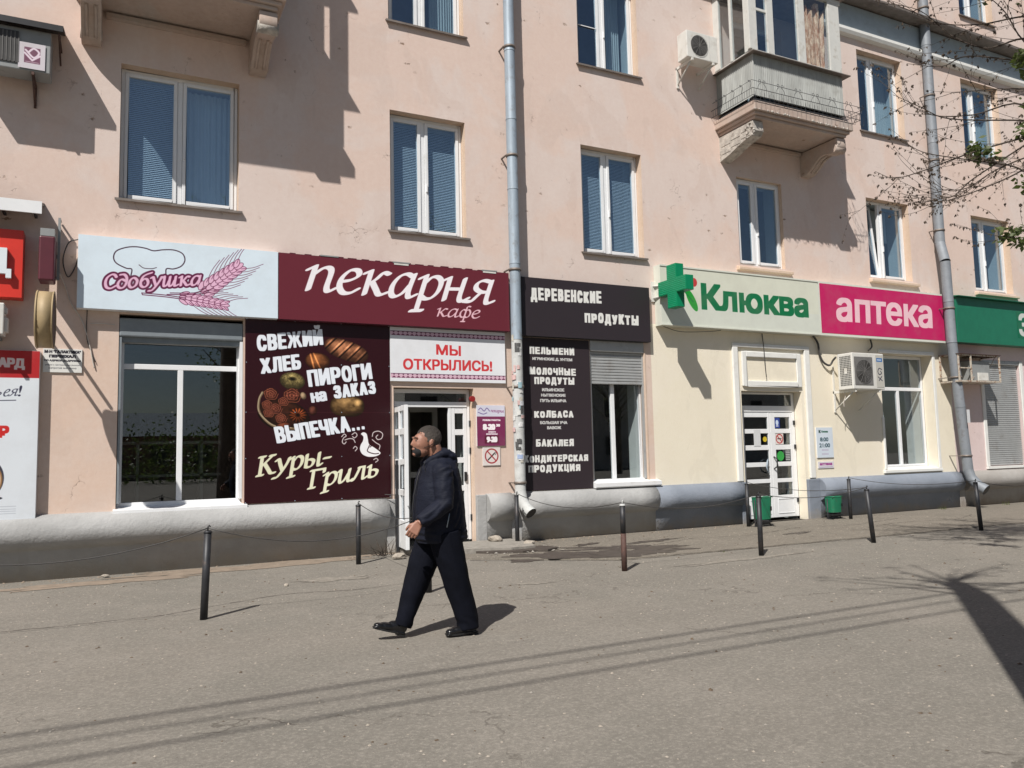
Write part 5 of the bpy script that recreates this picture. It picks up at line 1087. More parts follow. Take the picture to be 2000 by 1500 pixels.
# pharmacy
t_ = thing('air_conditioner', 'large white air conditioner between pharmacy door and window', 'air conditioner', (14.1, 0, 2.6))
MB().box(13.63, 14.58, -.60, -.22, 2.655, 3.415).build('casing', M['ac_white'], t_, bevel=.015)
MB().box(13.68, 14.22, -.612, -.602, 2.75, 3.33).build('grille_panel', M['ac_mesh'], t_); fan_disc(t_, 13.95, 3.03, .24, -.628, rings=9)
mb = MB()
for i in range(8):
    for j in range(17):
        if i in (3, 4) and j in (7, 8, 9): continue
        mb.box(13.624, 13.629, -.56 + i * .036, -.56 + i * .036 + .022, 2.74 + j * .037, 2.74 + j * .037 + .022)
mb.build('side_vents', M['ac_dark'], t_, kind='stuff')
cv = Canvas(14.33, 14.55, 2.70, 3.38, 300, (186, 184, 176)); cv.rect(14.35, 14.53, 3.24, 3.32, (60, 110, 170)); cv.rect(14.37, 14.5, 3.27, 3.29, (200, 215, 230)); cv.pen([sm([(14.50, 3.08), (14.42, 3.10), (14.38, 3.03), (14.42, 2.97), (14.49, 3.0), (14.46, 3.04)]), _ln([(14.38, 2.92), (14.50, 2.84)]), _ln([(14.40, 2.84), (14.49, 2.93)])], (50, 50, 70), .010); cv.face('label_panel', -.605, t_)
MB().box(13.70, 13.74, -.58, -.004, 2.60, 2.65).box(14.42, 14.46, -.58, -.004, 2.60, 2.65).box(13.70, 13.74, -.03, -.004, 2.2, 3.2).tube([(13.72, -.02, 2.24), (13.72, -.5, 2.6)], .014, 5).tube([(14.44, -.02, 2.24), (14.44, -.5, 2.6)], .014, 5).build('bracket', M['ac_white'], t_)
MB().tube(sm([(13.70, -.3, 2.62), (13.72, -.3, 2.52), (13.69, -.28, 2.42), (13.70, -.27, 2.3)]), .008, 5).build('drain_hose', M['cable_white'], t_)
# caged unit on the right
t_ = thing('caged_air_conditioner', 'old air conditioner inside a rusty white angle-iron cage', 'air conditioner', (17.9, 0, 2.9))
x0, x1, y0, y1, z0, z1 = 17.22, 18.72, -.5, -.02, 2.90, 3.53
mb = MB(); w_ = .03
for x in (x0, 17.66, x1):
    for y in (y0, y1 - w_): mb.box(x, x + w_, y, y + w_, z0, z1)
for z in (z0, z1 - w_):
    for y in (y0, y1 - w_): mb.box(x0 + w_, 17.66, y + .002, y + w_ - .002, z + .001, z + w_ - .001); mb.box(17.66 + w_, x1, y + .002, y + w_ - .002, z + .001, z + w_ - .001)
    for x in (x0, 17.66, x1): mb.box(x + .002, x + w_ - .002, y0 + w_, y1 - w_, z + .001, z + w_ - .001)
mb.box(x0 + w_, 17.66, y0 + .003, y0 + w_ - .003, 3.2, 3.225); mb.tube([(17.70, y0 + .02, 2.94), (18.7, -.06, 3.4)], .006, 5).tube([(18.72, y0 + .1, 3.5), (18.72, y1 - .05, 2.95)], .008, 5)
mb.build('cage', M['rust_light'], t_); MB().box(x0 - .02, x1 + .05, y0 - .02, y1, z1 + .002, z1 + .012).build('cage_roof', M['rust'], t_); MB().box(x0, x1 + .02, y0, y1, z0 - .012, z0 - .002).build('cage_floor', M['rust_light'], t_)
MB().box(17.75, 18.5, -.40, -.1, 2.93, 3.40).build('casing', M['ac_grey'], t_, bevel=.012); MB().box(18.0, 18.35, -.45, -.41, 2.94, 3.12).build('vent_box', M['ac_white'], t_)

# ------------------------------------------------------------------ downpipes
def downpipe(label, path, r, mats, rr_, collars, spout, stickers=False):
    t = thing('downpipe', label, 'downpipe', path[-1])
    for k in range(len(path) - 1):
        a, b = Vector(path[k]), Vector(path[k + 1]); n = max(1, round((b - a).length / 1.25))
        for i in range(n):
            p, q = a.lerp(b, i / n), a.lerp(b, (i + 1) / n); up = p if p.z > q.z else q; dn = q if p.z > q.z else p
            MB().tube([up, dn + (up - dn) * .03, dn], [r * .985, r * .985, r * 1.04], 20, cap=False).build('pipe_section', M[mats[0] if (up.z + dn.z) / 2 > rr_ else mats[1]], t)
    for z in collars:
        for k in range(len(path) - 1):
            a, b = Vector(path[k]), Vector(path[k + 1])
            if b.z <= z <= a.z:
                c = a.lerp(b, (a.z - z) / (a.z - b.z)); MB().tube([c + Vector((0, 0, .02)), c - Vector((0, 0, .02))], r * 1.12, 20).box(c.x - r - .03, c.x - r, c.y - .005, 0, z - .008, z + .008).build('clamp', M['sill_metal'], t)
    sp = [Vector(p) for p in spout]; e = MB().tube(sp, [r, r * 1.02, r * 1.02, r * 1.08][:len(sp)], 20, cap=False); inner = MB().tube([sp[-1], sp[-2]], r * .98, 20)
    e.build('spout', M[mats[1]], t); inner.build('spout_mouth', M['black_plastic'], t); return t
p1 = downpipe('grey downpipe at the maroon sign end, its lower length pasted with torn adverts', [(6.03, -.19, 15.9), (6.05, -.19, 6.0), (6.06, -.19, .80)], .095, ('zinc', 'zinc_white'), 3.3, (14, 12.2, 10.4, 8.55, 6.6, 4.6, 2.6, 1.0), [(6.06, -.19, .86), (6.07, -.21, .72), (6.09, -.30, .60), (6.13, -.42, .50)])
p2 = downpipe('grey downpipe bending outwards past the magenta light box end', [(17.36, -.16, 15.9), (17.34, -.17, 6.2), (17.20, -.36, 5.7), (17.23, -.36, 3.8), (17.55, -.32, .84)], .112, ('zinc_grey', 'zinc_grey'), 3.3, (14.2, 12.0, 9.8, 8.2, 6.5, 4.6, 3.0, 1.2), [(17.54, -.32, .88), (17.56, -.36, .70), (17.60, -.5, .52), (17.63, -.66, .42)])
rr = random.Random(12); shades = [(.62, .62, .6), (.55, .57, .6), (.3, .45, .5), (.58, .4, .38), (.32, .4, .58), (.08, .08, .08), (.5, .48, .42), (.66, .66, .66)]
for i in range(34):                                          # torn paper adverts wrapped on the pipe
    z = rr.uniform(1.25, 2.9) if i > 6 else rr.uniform(3.05, 3.4); a0 = rr.uniform(-1.9, .1); w_ = rr.uniform(.35, 1.0); h = rr.uniform(.03, .12); r_ = .0965 + .0004 * i; mb = MB(); vs = []
    for k in range(7):
        a = a0 + w_ * k / 6; vs += [(6.055 + r_ * math.sin(a), -.19 - r_ * math.cos(a), z + .01 * rr.random()), (6.055 + r_ * math.sin(a), -.19 - r_ * math.cos(a), z + h + .012 * rr.random())]
    mb.add(vs, [(2 * k, 2 * k + 2, 2 * k + 3, 2 * k + 1) for k in range(6)]); c = shades[rr.randrange(8)]; key = 'ad%s' % (c,)
    if key not in M: M[key] = mat('advert_paper', (*c, 1), .8, vary=.25, scale=40)
    mb.build('torn_advert', M[key], p1, fix=False)
MB().box(17.36, 17.46, -.515, -.51, 1.95, 2.25).build('pasted_advert', M['paper'], p2)
# loose cables
def cable(label, pts, r=.008, m='cable', cat='cable', name='wall_cable', grp=None):
    return MB().tube(sm(pts, n=6), r, 6).build(name, M[m], None, label=label, cat=cat, group=grp, loc=pts[0])
cable('thin dark cable looping from behind the chef hat sign top', [(-.48, -.05, 4.5), (-.60, -.04, 4.44), (-.66, -.03, 4.2), (-.60, -.03, 3.98), (-.52, -.05, 4.1), (-.47, -.05, 4.3)])
cable('pale cable hanging past the two projecting signs', [(-.69, -.12, 4.0), (-.63, -.03, 3.86), (-.55, -.02, 3.62), (-.42, -.02, 3.4), (-.33, -.02, 3.1), (-.28, -.02, 2.85), (-.26, -.02, 2.76)], m='cable_white')
cable('dark cable running level towards the shop window shutter box', [(-.32, -.02, 3.36), (-.2, -.03, 3.37), (-.02, -.02, 3.36)], m='cable_white', r=.006)
cable('second dark cable dropping beside the moved notice', [(-.36, -.02, 3.62), (-.36, -.02, 3.2), (-.31, -.02, 3.0), (-.25, -.02, 2.84)], r=.006)
cable('thick insulated cable bundle dangling under the light boxes', [(13.15, -.04, 3.84), (13.28, -.05, 3.66), (13.33, -.04, 3.42), (13.42, -.05, 3.26), (13.56, -.08, 3.20), (13.62, -.12, 3.30), (13.62, -.2, 3.36)], r=.022)
cable('thin brown cable hanging in front of the blind door panel', [(11.74, -.03, 3.80), (11.74, -.06, 3.5), (11.75, -.06, 3.2), (11.77, -.06, 2.92)], r=.009)
cable('slack wire under the left end of the green lettered light box', [(9.2, -.12, 3.80), (9.6, -.13, 3.72), (10.3, -.12, 3.76), (10.6, -.1, 3.80)], r=.006)
cable('short dark cable stub under the magenta light box', [(14.9, -.05, 3.82), (14.92, -.06, 3.66), (14.80, -.06, 3.56)], r=.018)

t_ = thing('air_conditioner', 'small pale air conditioner cut by the left edge below the red letter sign', 'air conditioner', (-1.5, 0, 3.1))
MB().box(-1.95, -1.27, -.38, -.12, 3.12, 3.52).build('casing', M['ac_white'], t_, bevel=.012); MB().box(-1.27, -1.235, -.32, -.18, 3.16, 3.34).box(-1.27, -1.245, -.30, -.22, 3.40, 3.47).build('valve_cover', M['ac_white'], t_); MB().box(-1.9, -1.86, -.4, -.004, 3.08, 3.119).box(-1.36, -1.32, -.4, -.004, 3.08, 3.119).build('bracket', M['ac_grey'], t_)
# ------------------------------------------------------------------ barrier posts with slack wire
posts = [('p1', .78, -3.93, .03, 0, 'black_steel', 'leftmost steel post standing alone on the asphalt'),
         ('p2', 3.07, -1.04, .0, 0, 'black_steel', 'steel post close to the plinth under the maroon poster'),
         ('p3', 3.09, -3.75, .0, 0, 'black_steel', 'dark post hidden behind the walking man'),
         ('p4', 5.82, -.51, .0, 0, 'black_steel', 'grey post standing right in front of the first downpipe'),
         ('p5', 5.70, -3.68, .0, 0, 'rust', 'post with rusty brown foot in front of the damp patch'),
         ('p6', 8.04, -3.59, .0, 0, 'black_steel', 'post standing in front of the left green bin'),
         ('p7', 10.42, -3.49, -.09, 0, 'black_steel', 'slightly leaning post between the two green bins'),
         ('p8', 13.23, -3.36, -.07, 0, 'black_steel', 'rightmost leaning post amid the branch shadows'),
         ('p9', 10.71, -.49, .0, 0, 'black_steel', 'post beside the pharmacy door behind the left green bin'),
         ('p10', 13.33, -.59, .0, 0, 'black_steel', 'post right of the right green bin near the blue plinth')]
PT = {}
for n_, x, y, lean, _, m, lb in posts:
    t = thing('barrier_post', lb, 'post', (x, y, 0), 'steel posts of the low wire barrier')
    H_ = .80; top = Vector((x + lean, y, H_))
    if n_ == 'p5':
        MB().tube([(x, y, -.02), (x + lean * .55, y, .46)], .035, 14).build('post_tube', M['rust'], t); MB().tube([(x + lean * .55, y, .461), top], .0345, 14).build('post_tube', M['black_steel'], t)
    else: MB().tube([(x, y, -.02), top], .035, 14).build('post_tube', M[m], t)
    MB().tube([top, top + Vector((0, 0, .012)), top + Vector((0, 0, .022))], [.039, .039, .026], 14).tube([top + Vector((0, 0, .02)), top + Vector((0, 0, .055)), top + Vector((.012, 0, .07)), top + Vector((.022, 0, .055))], .007, 6).build('cap', M['zinc_white' if n_ == 'p5' else 'black_steel'], t)
    PT[n_] = top + Vector((0, 0, .045))
PT['L'] = Vector((-1.9, -3.95, .84)); PT['R'] = Vector((16.0, -3.3, .84)); PT['D'] = Vector((3.9, -.35, .62))
def wire(a, b, sag, lb, r=.0052):
    A, B_ = PT[a], PT[b]; P_ = [A.lerp(B_, i / 14) - Vector((0, 0, sag * 4 * (i / 14) * (1 - i / 14))) for i in range(15)]
    MB().tube(P_, r, 6).build('barrier_wire', M['cable'], None, label=lb, cat='wire', group='slack wires of the low barrier', loc=tuple(A))
wire('L', 'p1', .22, 'slack wire running from the leftmost post out of view'); wire('p1', 'p3', .20, 'slack wire between the leftmost post and the walking man'); wire('p2', 'p3', .12, 'wire from the post under the poster towards the man')
wire('p4', 'p5', .14, 'wire from the downpipe post to the rusty footed post'); wire('p5', 'p6', .13, 'wire running right from the rusty footed post'); wire('p6', 'p7', .10, 'wire sagging in front of the pharmacy door')
wire('p7', 'p9', .10, 'wire running back from the leaning post to the pharmacy door post'); wire('p10', 'p8', .10, 'wire from the blue plinth post out to the rightmost post'); wire('p8', 'R', .14, 'wire leaving the rightmost post towards the right edge')
# angle-iron stump by the bakery door
MB().box(3.90, 3.94, -.22, -.18, 0, 1.42).build('door_stop_rail', M['black_steel'], None, label='thin dark upright rail beside the open bakery door', cat='rail', loc=(3.92, -.2, 0))
MB().tube(sm([(3.75, -.1, .90), (3.92, -.2, .88), (4.02, -.4, .80), (3.9, -.75, .74)]), .006, 5).build('tie_wire', M['cable'], None, label='short wire tied around the open bakery door', cat='wire', loc=(3.75, -.1, .9))
# ------------------------------------------------------------------ green litter bins on little stands
def bin_(x, y, w, h, lb):
    t = thing('litter_bin', lb, 'bin', (x, y, 0), 'small green litter bins'); N = 20; mb = MB(); z0 = .15
    def rr_(z, k): return [(x + w / 2 * k * math.copysign(abs(math.cos(a)) ** .5, math.cos(a)), y + w / 2 * .8 * k * math.copysign(abs(math.sin(a)) ** .5, math.sin(a)), z) for a in [2 * math.pi * i / N for i in range(N)]]
    rings = [rr_(z0, .86), rr_(z0 + h, 1.0), rr_(z0 + h + .012, 1.06), rr_(z0 + h, .95), rr_(z0 + .04, .82)]; vs = [v for q in rings for v in q]
    mb.add(vs, [(k * N + i, k * N + (i + 1) % N, (k + 1) * N + (i + 1) % N, (k + 1) * N + i) for k in range(4) for i in range(N)], 0, False); mb.add(rings[0], [tuple(range(N))]); mb.add(rings[4], [tuple(range(N))])
    mb.build('bucket', M['bin_green'], t, bevel=.003)
    for s_ in (-1, 1): MB().tube([(x + s_ * (w / 2 + .015), y, z0 + h * .9), (x + s_ * (w / 2 + .02), y, .03), (x + s_ * (w / 2 + .02), y - .14, .012), (x + s_ * (w / 2 + .02), y + .14, .012)], .012, 6).build('leg', M['black_steel'], t)
    MB().box(x - w / 2, x + w / 2, y - .02, y + .02, .06, .085).box(x - w / 2 + .02, x + w / 2 - .02, y - .1, y + .1, .088, .12).build('stand', M['black_plastic'], t)
    MB().box(x + w * .2, x + w * .34, y - w * .43, y - w * .425, z0 + h * .4, z0 + h * .6).build('lock', M['black_plastic'], t)
    MB().tube([(x - w / 2, y - w * .36, z0 + h + .01), (x - w / 4, y - w * .42, z0 + h + .03), (x + w / 4, y - w * .42, z0 + h + .03), (x + w / 2, y - w * .36, z0 + h + .01)], .008, 6).build('rim_bar', M['bin_green'], t)
bin_(10.94, -.62, .33, .40, 'green litter bin before the pharmacy door, half behind two posts'); bin_(13.12, -.36, .31, .30, 'green litter bin standing against the blue plinth right of the door')

# ------------------------------------------------------------------ stones, twigs and litter
def rock(x, y, z, sx, sy, sz, seed, lb, m='stone'):
    bm = bmesh.new(); bmesh.ops.create_icosphere(bm, subdivisions=2, radius=1)
    for v in bm.verts:
        k = 1 + .35 * noise.noise(v.co * 1.3 + Vector((seed, 0, 0))); v.co = Vector((v.co.x * sx * k, v.co.y * sy * k, max(-.6, v.co.z) * sz * k))
    me = bpy.data.meshes.new('stone'); bm.to_mesh(me); bm.free(); me.materials.append(M[m]); o = bpy.data.objects.new('stone', me); COL.objects.link(o); o.location = (x, y, z); o.rotation_euler = (0, 0, seed * 1.7); tag(o, lb, 'stone', 'loose stones and broken concrete by the wall')
rock(5.52, -.32, .12, .13, .09, .06, 1.3, 'pale broken stone beside the bakery doorstep'); rock(5.86, -.85, .08, .10, .09, .05, 2.1, 'small grey stone before the first downpipe'); rock(3.72, -.86, .04, .10, .07, .05, 3.7, 'brown stone lump by the foot of the open door')
rock(3.95, -1.05, .03, .06, .05, .035, 4.4, 'little pale stone in front of the open door'); rock(-.07, -.30, .025, .05, .04, .02, 5.2, 'pale flat pebble below the pawnshop poster wall'); rock(1.83, -2.40, .012, .028, .025, .02, 6.1, 'tiny crumpled white scrap on the asphalt before the second post')
mb = MB(); rr = random.Random(8)
for i in range(26):
    p = Vector((3.60 + rr.gauss(0, .06), -.50 + rr.gauss(0, .05), .02)); d = Vector((rr.uniform(-1, 1), rr.uniform(-1, 1), rr.uniform(0, 1.3))).normalized(); L_ = rr.uniform(.08, .35)
    mb.tube([p, p + d * L_ * .5 + Vector((0, 0, .01)), p + d * L_ + Vector((rr.uniform(-.03, .03), 0, -.0))], [.005, .004, .002], 4, cap=False)
for i in range(10):
    p = Vector((3.65 + rr.uniform(0, .5), -.7 - rr.uniform(0, .3), .015)); mb.tube([p, p + Vector((rr.uniform(-.3, .35), rr.uniform(-.1, .1), .02))], [.005, .002], 4, cap=False)
mb.build('dry_twigs', M['twig'], None, label='tangle of dry twigs by the plinth near the open door', cat='twigs', loc=(3.6, -.5, 0))
def scatter(name, n, xr, yr, sr, m, seed, zf=lambda x, y: .003):
    r = random.Random(seed); mb = MB()
    for i in range(n):
        x, y = r.uniform(*xr), r.uniform(*yr); s = sr[0] + (sr[1] - sr[0]) * r.random() ** 3; z = zf(x, y); a = r.uniform(0, 6.3); k = [(x + s * math.cos(a + q) * r.uniform(.6, 1.2), y + s * math.sin(a + q) * r.uniform(.6, 1.2), z) for q in (0, 1.6, 3.1, 4.7)]
        b = len(mb.v); top = (x, y, z + s * r.uniform(.2, .7)); mb.add(k + [top], [(0, 1, 4), (1, 2, 4), (2, 3, 4), (3, 0, 4)])
    mb.build(name, m, None, kind='stuff', fix=False)
zap = lambda x, y: .017 if (x > 4.6 and y > -2.85 + max(0, (6.2 - x)) * .85) else .001
scatter('gravel_grit', 7000, (-2, 15), (-9.8, -.1), (.003, .015), M['stone'], 3, zap)
scatter('dark_grit', 4000, (-2, 15), (-9.8, -.1), (.003, .014), M['concrete'], 13, zap)
scatter('dead_leaf_litter', 700, (-2, 15), (-9.5, -.1), (.008, .022), mat('dead_leaf', (.10, .07, .045, 1), .9, vary=.4, scale=30), 5, zap)
scatter('dirt_rubble', 700, (-1.8, 11), (-.42, -.07), (.006, .03), M['mud'], 6, zap)
scatter('doorstep_rubble', 160, (4.9, 6.2), (-1.6, -.15), (.01, .04), M['concrete'], 7, lambda x, y: .03)
mb = MB(); rr = random.Random(9)
for (cx_, cy_, n_, h_) in ((16.75, -.22, 26, .10), (18.9, -.3, 18, .12), (7.9, -2.98, 6, .03)):
    for i in range(n_):
        x, y = cx_ + rr.gauss(0, .08), cy_ + rr.gauss(0, .04); a = rr.uniform(0, 6.3); h = h_ * rr.uniform(.4, 1); dx, dy = math.cos(a), math.sin(a)
        mb.add([(x - dy * .006, y + dx * .006, 0), (x + dy * .006, y - dx * .006, 0), (x + dx * h * .5, y + dy * h * .5, h)], [(0, 1, 2)])
mb.build('grass_tufts', mat('grass_tuft', (.10, .12, .03, 1), .8, vary=.3), None, kind='stuff', fix=False)

# ------------------------------------------------------------------ the walking man (faces -x)
CY = -5.75
man = thing('person', 'grey haired man in navy hooded jacket and black trousers striding left past the bakery door', 'person', (2.40, CY, 0))
V = Vector
# body: head, neck, hidden torso, arms and hands as one continuous mesh
b = MB(); HX = 2.352
b.ell((HX + .012, CY, 1.632), (.106, .080, .100), 24, 16); b.ell((HX - .052, CY, 1.582), (.082, .064, .092), 20, 14); b.ell((HX - .058, CY, 1.522), (.070, .056, .052), 18, 12)
b.tube([(HX - .124, CY, 1.618), (HX - .136, CY, 1.592), (HX - .145, CY, 1.575), (HX - .132, CY, 1.565)], [.005, .007, .0078, .007], 10); b.tube([(HX - .108, CY - .048, 1.628), (HX - .122, CY - .02, 1.632), (HX - .122, CY + .02, 1.632), (HX - .108, CY + .048, 1.628)], [.008, .009, .009, .008], 8)
b.ell((HX - .080, CY - .038, 1.574), (.034, .020, .032)); b.ell((HX - .080, CY + .038, 1.574), (.034, .020, .032))
b.tube([(HX - .122, CY - .022, 1.537), (HX - .130, CY, 1.538), (HX - .122, CY + .022, 1.537)], [.008, .011, .008], 8); b.ell((HX - .112, CY, 1.498), (.022, .026, .022))
b.tube([(HX + .045, CY, 1.56), (HX + .075, CY, 1.48), (HX + .095, CY, 1.36)], [.064, .064, .08], 18)
for s_ in (-1, 1):
    b.ell((HX + .006, CY + s_ * .080, 1.583), (.022, .010, .034), 12, 10, rot=Matrix.Rotation(.25, 3, 'Y'))
b.ell((2.44, CY, 1.20), (.15, .17, .24)); b.ell((2.44, CY, .98), (.15, .17, .18))
SHL = V((2.415, CY - .185, 1.355)); ELB = V((2.395, CY - .255, 1.085)); WR = V((2.172, CY - .250, .945))
b.tube([SHL, SHL.lerp(ELB, .5), ELB, ELB.lerp(WR, .5), WR], [.06, .052, .045, .042, .028], 14)
SR = V((2.46, CY + .185, 1.36)); ER = V((2.52, CY + .23, 1.09)); WRr = V((2.49, CY + .22, .86))
b.tube([SR, ER, WRr], [.055, .045, .028], 14)
def hand(b, w, d, out, s):
    """palm + four curled fingers + thumb; d: hand direction, out: back-of-hand normal, s: side of the thumb"""
    d = d.normalized(); out = out.normalized(); sd_ = d.cross(out).normalized() * s
    for k in range(5): t = (k - 2) / 2; b.tube([w - d * .01 + sd_ * t * .018, w + d * .045 + sd_ * t * .026, w + d * .088 + sd_ * t * .033], [.0155, .0165, .015], 8)
    for k, (L_, r_) in enumerate(((.072, .0098), (.080, .0102), (.075, .0098), (.060, .0086))):
        t = .034 - k * .0226; p0 = w + d * .085 + sd_ * t; c1 = .45 + .07 * k; d1 = (d * math.cos(c1) - out * math.sin(c1)); p1 = p0 + d1 * L_ * .48; c2 = 1.35 + .08 * k; d2 = d * math.cos(c2) - out * math.sin(c2); p2 = p1 + d2 * L_ * .34; c3 = 2.1; d3 = d * math.cos(c3) - out * math.sin(c3); p3 = p2 + d3 * L_ * .24
        b.tube([p0 - d * .012, p0, p1, p2, p3], [r_ * 1.05, r_ * 1.15, r_ * 1.02, r_ * .95, r_ * .8], 8)
    p0 = w + d * .02 + sd_ * .026; p1 = p0 + (d * .7 + sd_ * .75 - out * .25).normalized() * .036; p2 = p1 + (d * .93 + sd_ * .15 - out * .5).normalized() * .032; p3 = p2 + (d * .8 - sd_ * .12 - out * .65).normalized() * .026
    b.tube([p0, p1, p2, p3], [.0155, .013, .0115, .009], 8)
hand(b, WR, V((-.55, -.02, -.78)), V((-.25, -.95, .12)), 1)
hand(b, WRr, V((-.15, 0, -.98)), V((.0, 1, 0)), -1)
me = remeshed(b, .0042, 4); link_mesh('body', me, M['skin'], man)
for s_ in (-1, 1): MB().ell((HX - .112, CY + s_ * .032, 1.606), (.009, .011, .006), 10, 8).build('eye', M['black_plastic'], man); MB().tube([(HX - .124, CY + s_ * .016, 1.632), (HX - .126, CY + s_ * .034, 1.637), (HX - .112, CY + s_ * .052, 1.630)], .0032, 6).build('eyebrow', M['twig'], man)
# hair: close grey crop, darker on top
h = MB(); h.ell((HX + .013, CY, 1.633), (.1085, .0825, .1010), 32, 24); hm = remeshed(h, .005, 1, lambda c, n: .003 * noise.noise(c * 60) + .002 * noise.noise(c * 190))
bm = bmesh.new(); bm.from_mesh(hm)
def hairline(c):
    x, z, y = c.x - HX, c.z, abs(c.y - CY)
    if x < -.05: return z > 1.672 + .02 * noise.noise(c * 60)
    if x < .03: return z > (1.632 if x < -.03 else 1.598 if x < -.012 else 1.612) + .012 * noise.noise(c * 80)
    return z > 1.535
bmesh.ops.delete(bm, geom=[f for f in bm.faces if not hairline(f.calc_center_median())], context='FACES'); bm.to_mesh(hm); bm.free()
t = NT('grey_cropped_hair'); sx = t.n.new('ShaderNodeSeparateXYZ'); t.l.new(t.pos(), sx.inputs[0]); n_ = t.noise(160, 3, .7); sc_ = t.math('ADD', sx.outputs[2], t.ramp(n_, .2, .8, -.03, .03))
t.color(t.mix(t.ramp(sc_, 1.60, 1.70), (.085, .072, .062, 1), (.028, .022, .018, 1))); t.rough(.85); t.bump(t.noise(260, 2, .8), .5, .003); M['hair'] = t.m
link_mesh('hair', hm, M['hair'], man)
# face mask pulled over mouth and chin, with ear loop
k = MB(); k.ell((HX - .078, CY, 1.518), (.056, .053, .047), 20, 14); k.ell((HX - .106, CY, 1.544), (.026, .036, .026)); k.ell((HX - .098, CY, 1.495), (.030, .032, .024)); km = remeshed(k, .005, 5)
M['mask'] = mat('black_face_mask', (.014, .013, .014, 1), .9, vary=.2); link_mesh('face_mask', km, M['mask'], man)
MB().tube(sm([(HX - .06, CY - .068, 1.545), (HX - .02, CY - .083, 1.560), (HX + .016, CY - .092, 1.585), (HX + .012, CY - .089, 1.61)]), .0022, 5).build('ear_loop', M['mask'], man)
# jacket
def loft_body(mb, secs, N=28, power=2.5):
    vs = []
    for (cx, cy, cz, rx, ry) in secs:
        for i in range(N):
            a = 2 * math.pi * i / N; c, s = math.cos(a), math.sin(a); vs.append((cx + rx * math.copysign(abs(c) ** (2 / power), c), cy + ry * math.copysign(abs(s) ** (2 / power), s), cz))
    n = len(secs); fs = [(k * N + i, k * N + (i + 1) % N, (k + 1) * N + (i + 1) % N, (k + 1) * N + i) for k in range(n - 1) for i in range(N)] + [tuple(range(N))[::-1], tuple((n - 1) * N + i for i in range(N))]
    return mb.add(vs, fs)
j = MB(); loft_body(j, [(2.458, CY, .765, .205, .200), (2.458, CY, .81, .218, .212), (2.446, CY, .93, .218, .220), (2.438, CY, 1.02, .216, .220), (2.438, CY, 1.15, .205, .218), (2.440, CY, 1.27, .184, .214), (2.448, CY, 1.36, .160, .198), (2.454, CY, 1.42, .132, .160), (2.456, CY, 1.455, .105, .110), (2.45, CY, 1.485, .09, .082)], power=2.25)
j.tube([SHL + V((0, .06, .02)), SHL + V((0, 0, -.02)), SHL.lerp(ELB, .5), ELB, ELB.lerp(WR, .45), ELB.lerp(WR, .9), ELB.lerp(WR, .955)], [.075, .086, .082, .077, .068, .058, .050], 20)
j.tube([SR - V((0, .06, -.02)), SR - V((0, 0, .02)), SR.lerp(ER, .5), ER, ER.lerp(WRr, .5), ER.lerp(WRr, .9)], [.075, .085, .08, .074, .064, .055], 20)
j.ell((2.525, CY, 1.475), (.078, .130, .052), rot=Matrix.Rotation(.35, 3, 'Y')); j.ell((2.495, CY, 1.515), (.050, .095, .032), rot=Matrix.Rotation(.3, 3, 'Y')); j.ell((2.555, CY, 1.43), (.05, .11, .06))
for s_ in (-1, 1): j.tube([(2.52, CY + s_ * .085, 1.50), (2.44, CY + s_ * .092, 1.492), (2.37, CY + s_ * .070, 1.462), (2.31, CY + s_ * .03, 1.41)], [.036, .032, .028, .024], 12)
def wr(co, n):
    along = noise.noise(V((co.x * 13, co.y * 7, co.z * 9))) + .6 * noise.noise(V((co.x * 20 + 4 + co.z * 9, co.y * 12, co.z * 20 - co.x * 14)))
    arm = 1.0 if co.y < CY - .19 else .75
    if co.y < CY - .19: fold = .0045 * math.sin(co.z * 62 - co.x * 50 + 9 * noise.noise(co * 5)) * (.5 + noise.noise(co * 4))
    else: fold = .004 * math.sin(co.z * 120 + 2 * noise.noise(co * 9)) * max(0, min(1, (.90 - co.z) / .05)) + .006 * noise.noise(V((co.x * 11, co.y * 5, co.z * 7)))
    q = .006 * arm * along + fold
    return q
me = remeshed(j, .0075, 3, wr)
t = NT('navy_jacket_nylon'); t.color(t.mix(t.ramp(t.noise(5, 5, .6), .35, .7), (.0060, .0075, .0155, 1), (.0095, .0118, .023, 1))); t.rough(.68); t.b.inputs['Specular IOR Level'].default_value = .2; t.bump(t.math('ADD', t.noise(16, 5, .65, stretch=(1, 1, 2.4)), t.math('MULTIPLY', t.noise(500, 2, .5), .08)), .55, .012); M['navy'] = t.m
jk = link_mesh('jacket', me, M['navy'], man)
MB().tube([(2.285, CY - .02, 1.385), (2.255, CY - .03, 1.32), (2.212, CY - .035, 1.15), (2.196, CY - .035, 1.0), (2.212, CY - .035, .86)], .005, 6).build('zip', M['black_plastic'], jk)
MB().tube(sm([(2.30, CY - .085, 1.445), (2.285, CY - .088, 1.40), (2.30, CY - .09, 1.34)]), .0028, 5).build('drawstring', M['black_plastic'], jk)
mb = MB().tube([(2.44, CY - .247, 1.01), (2.415, CY - .246, .90)], .0045, 6); mb.build('pocket_zip', M['zinc'], jk)
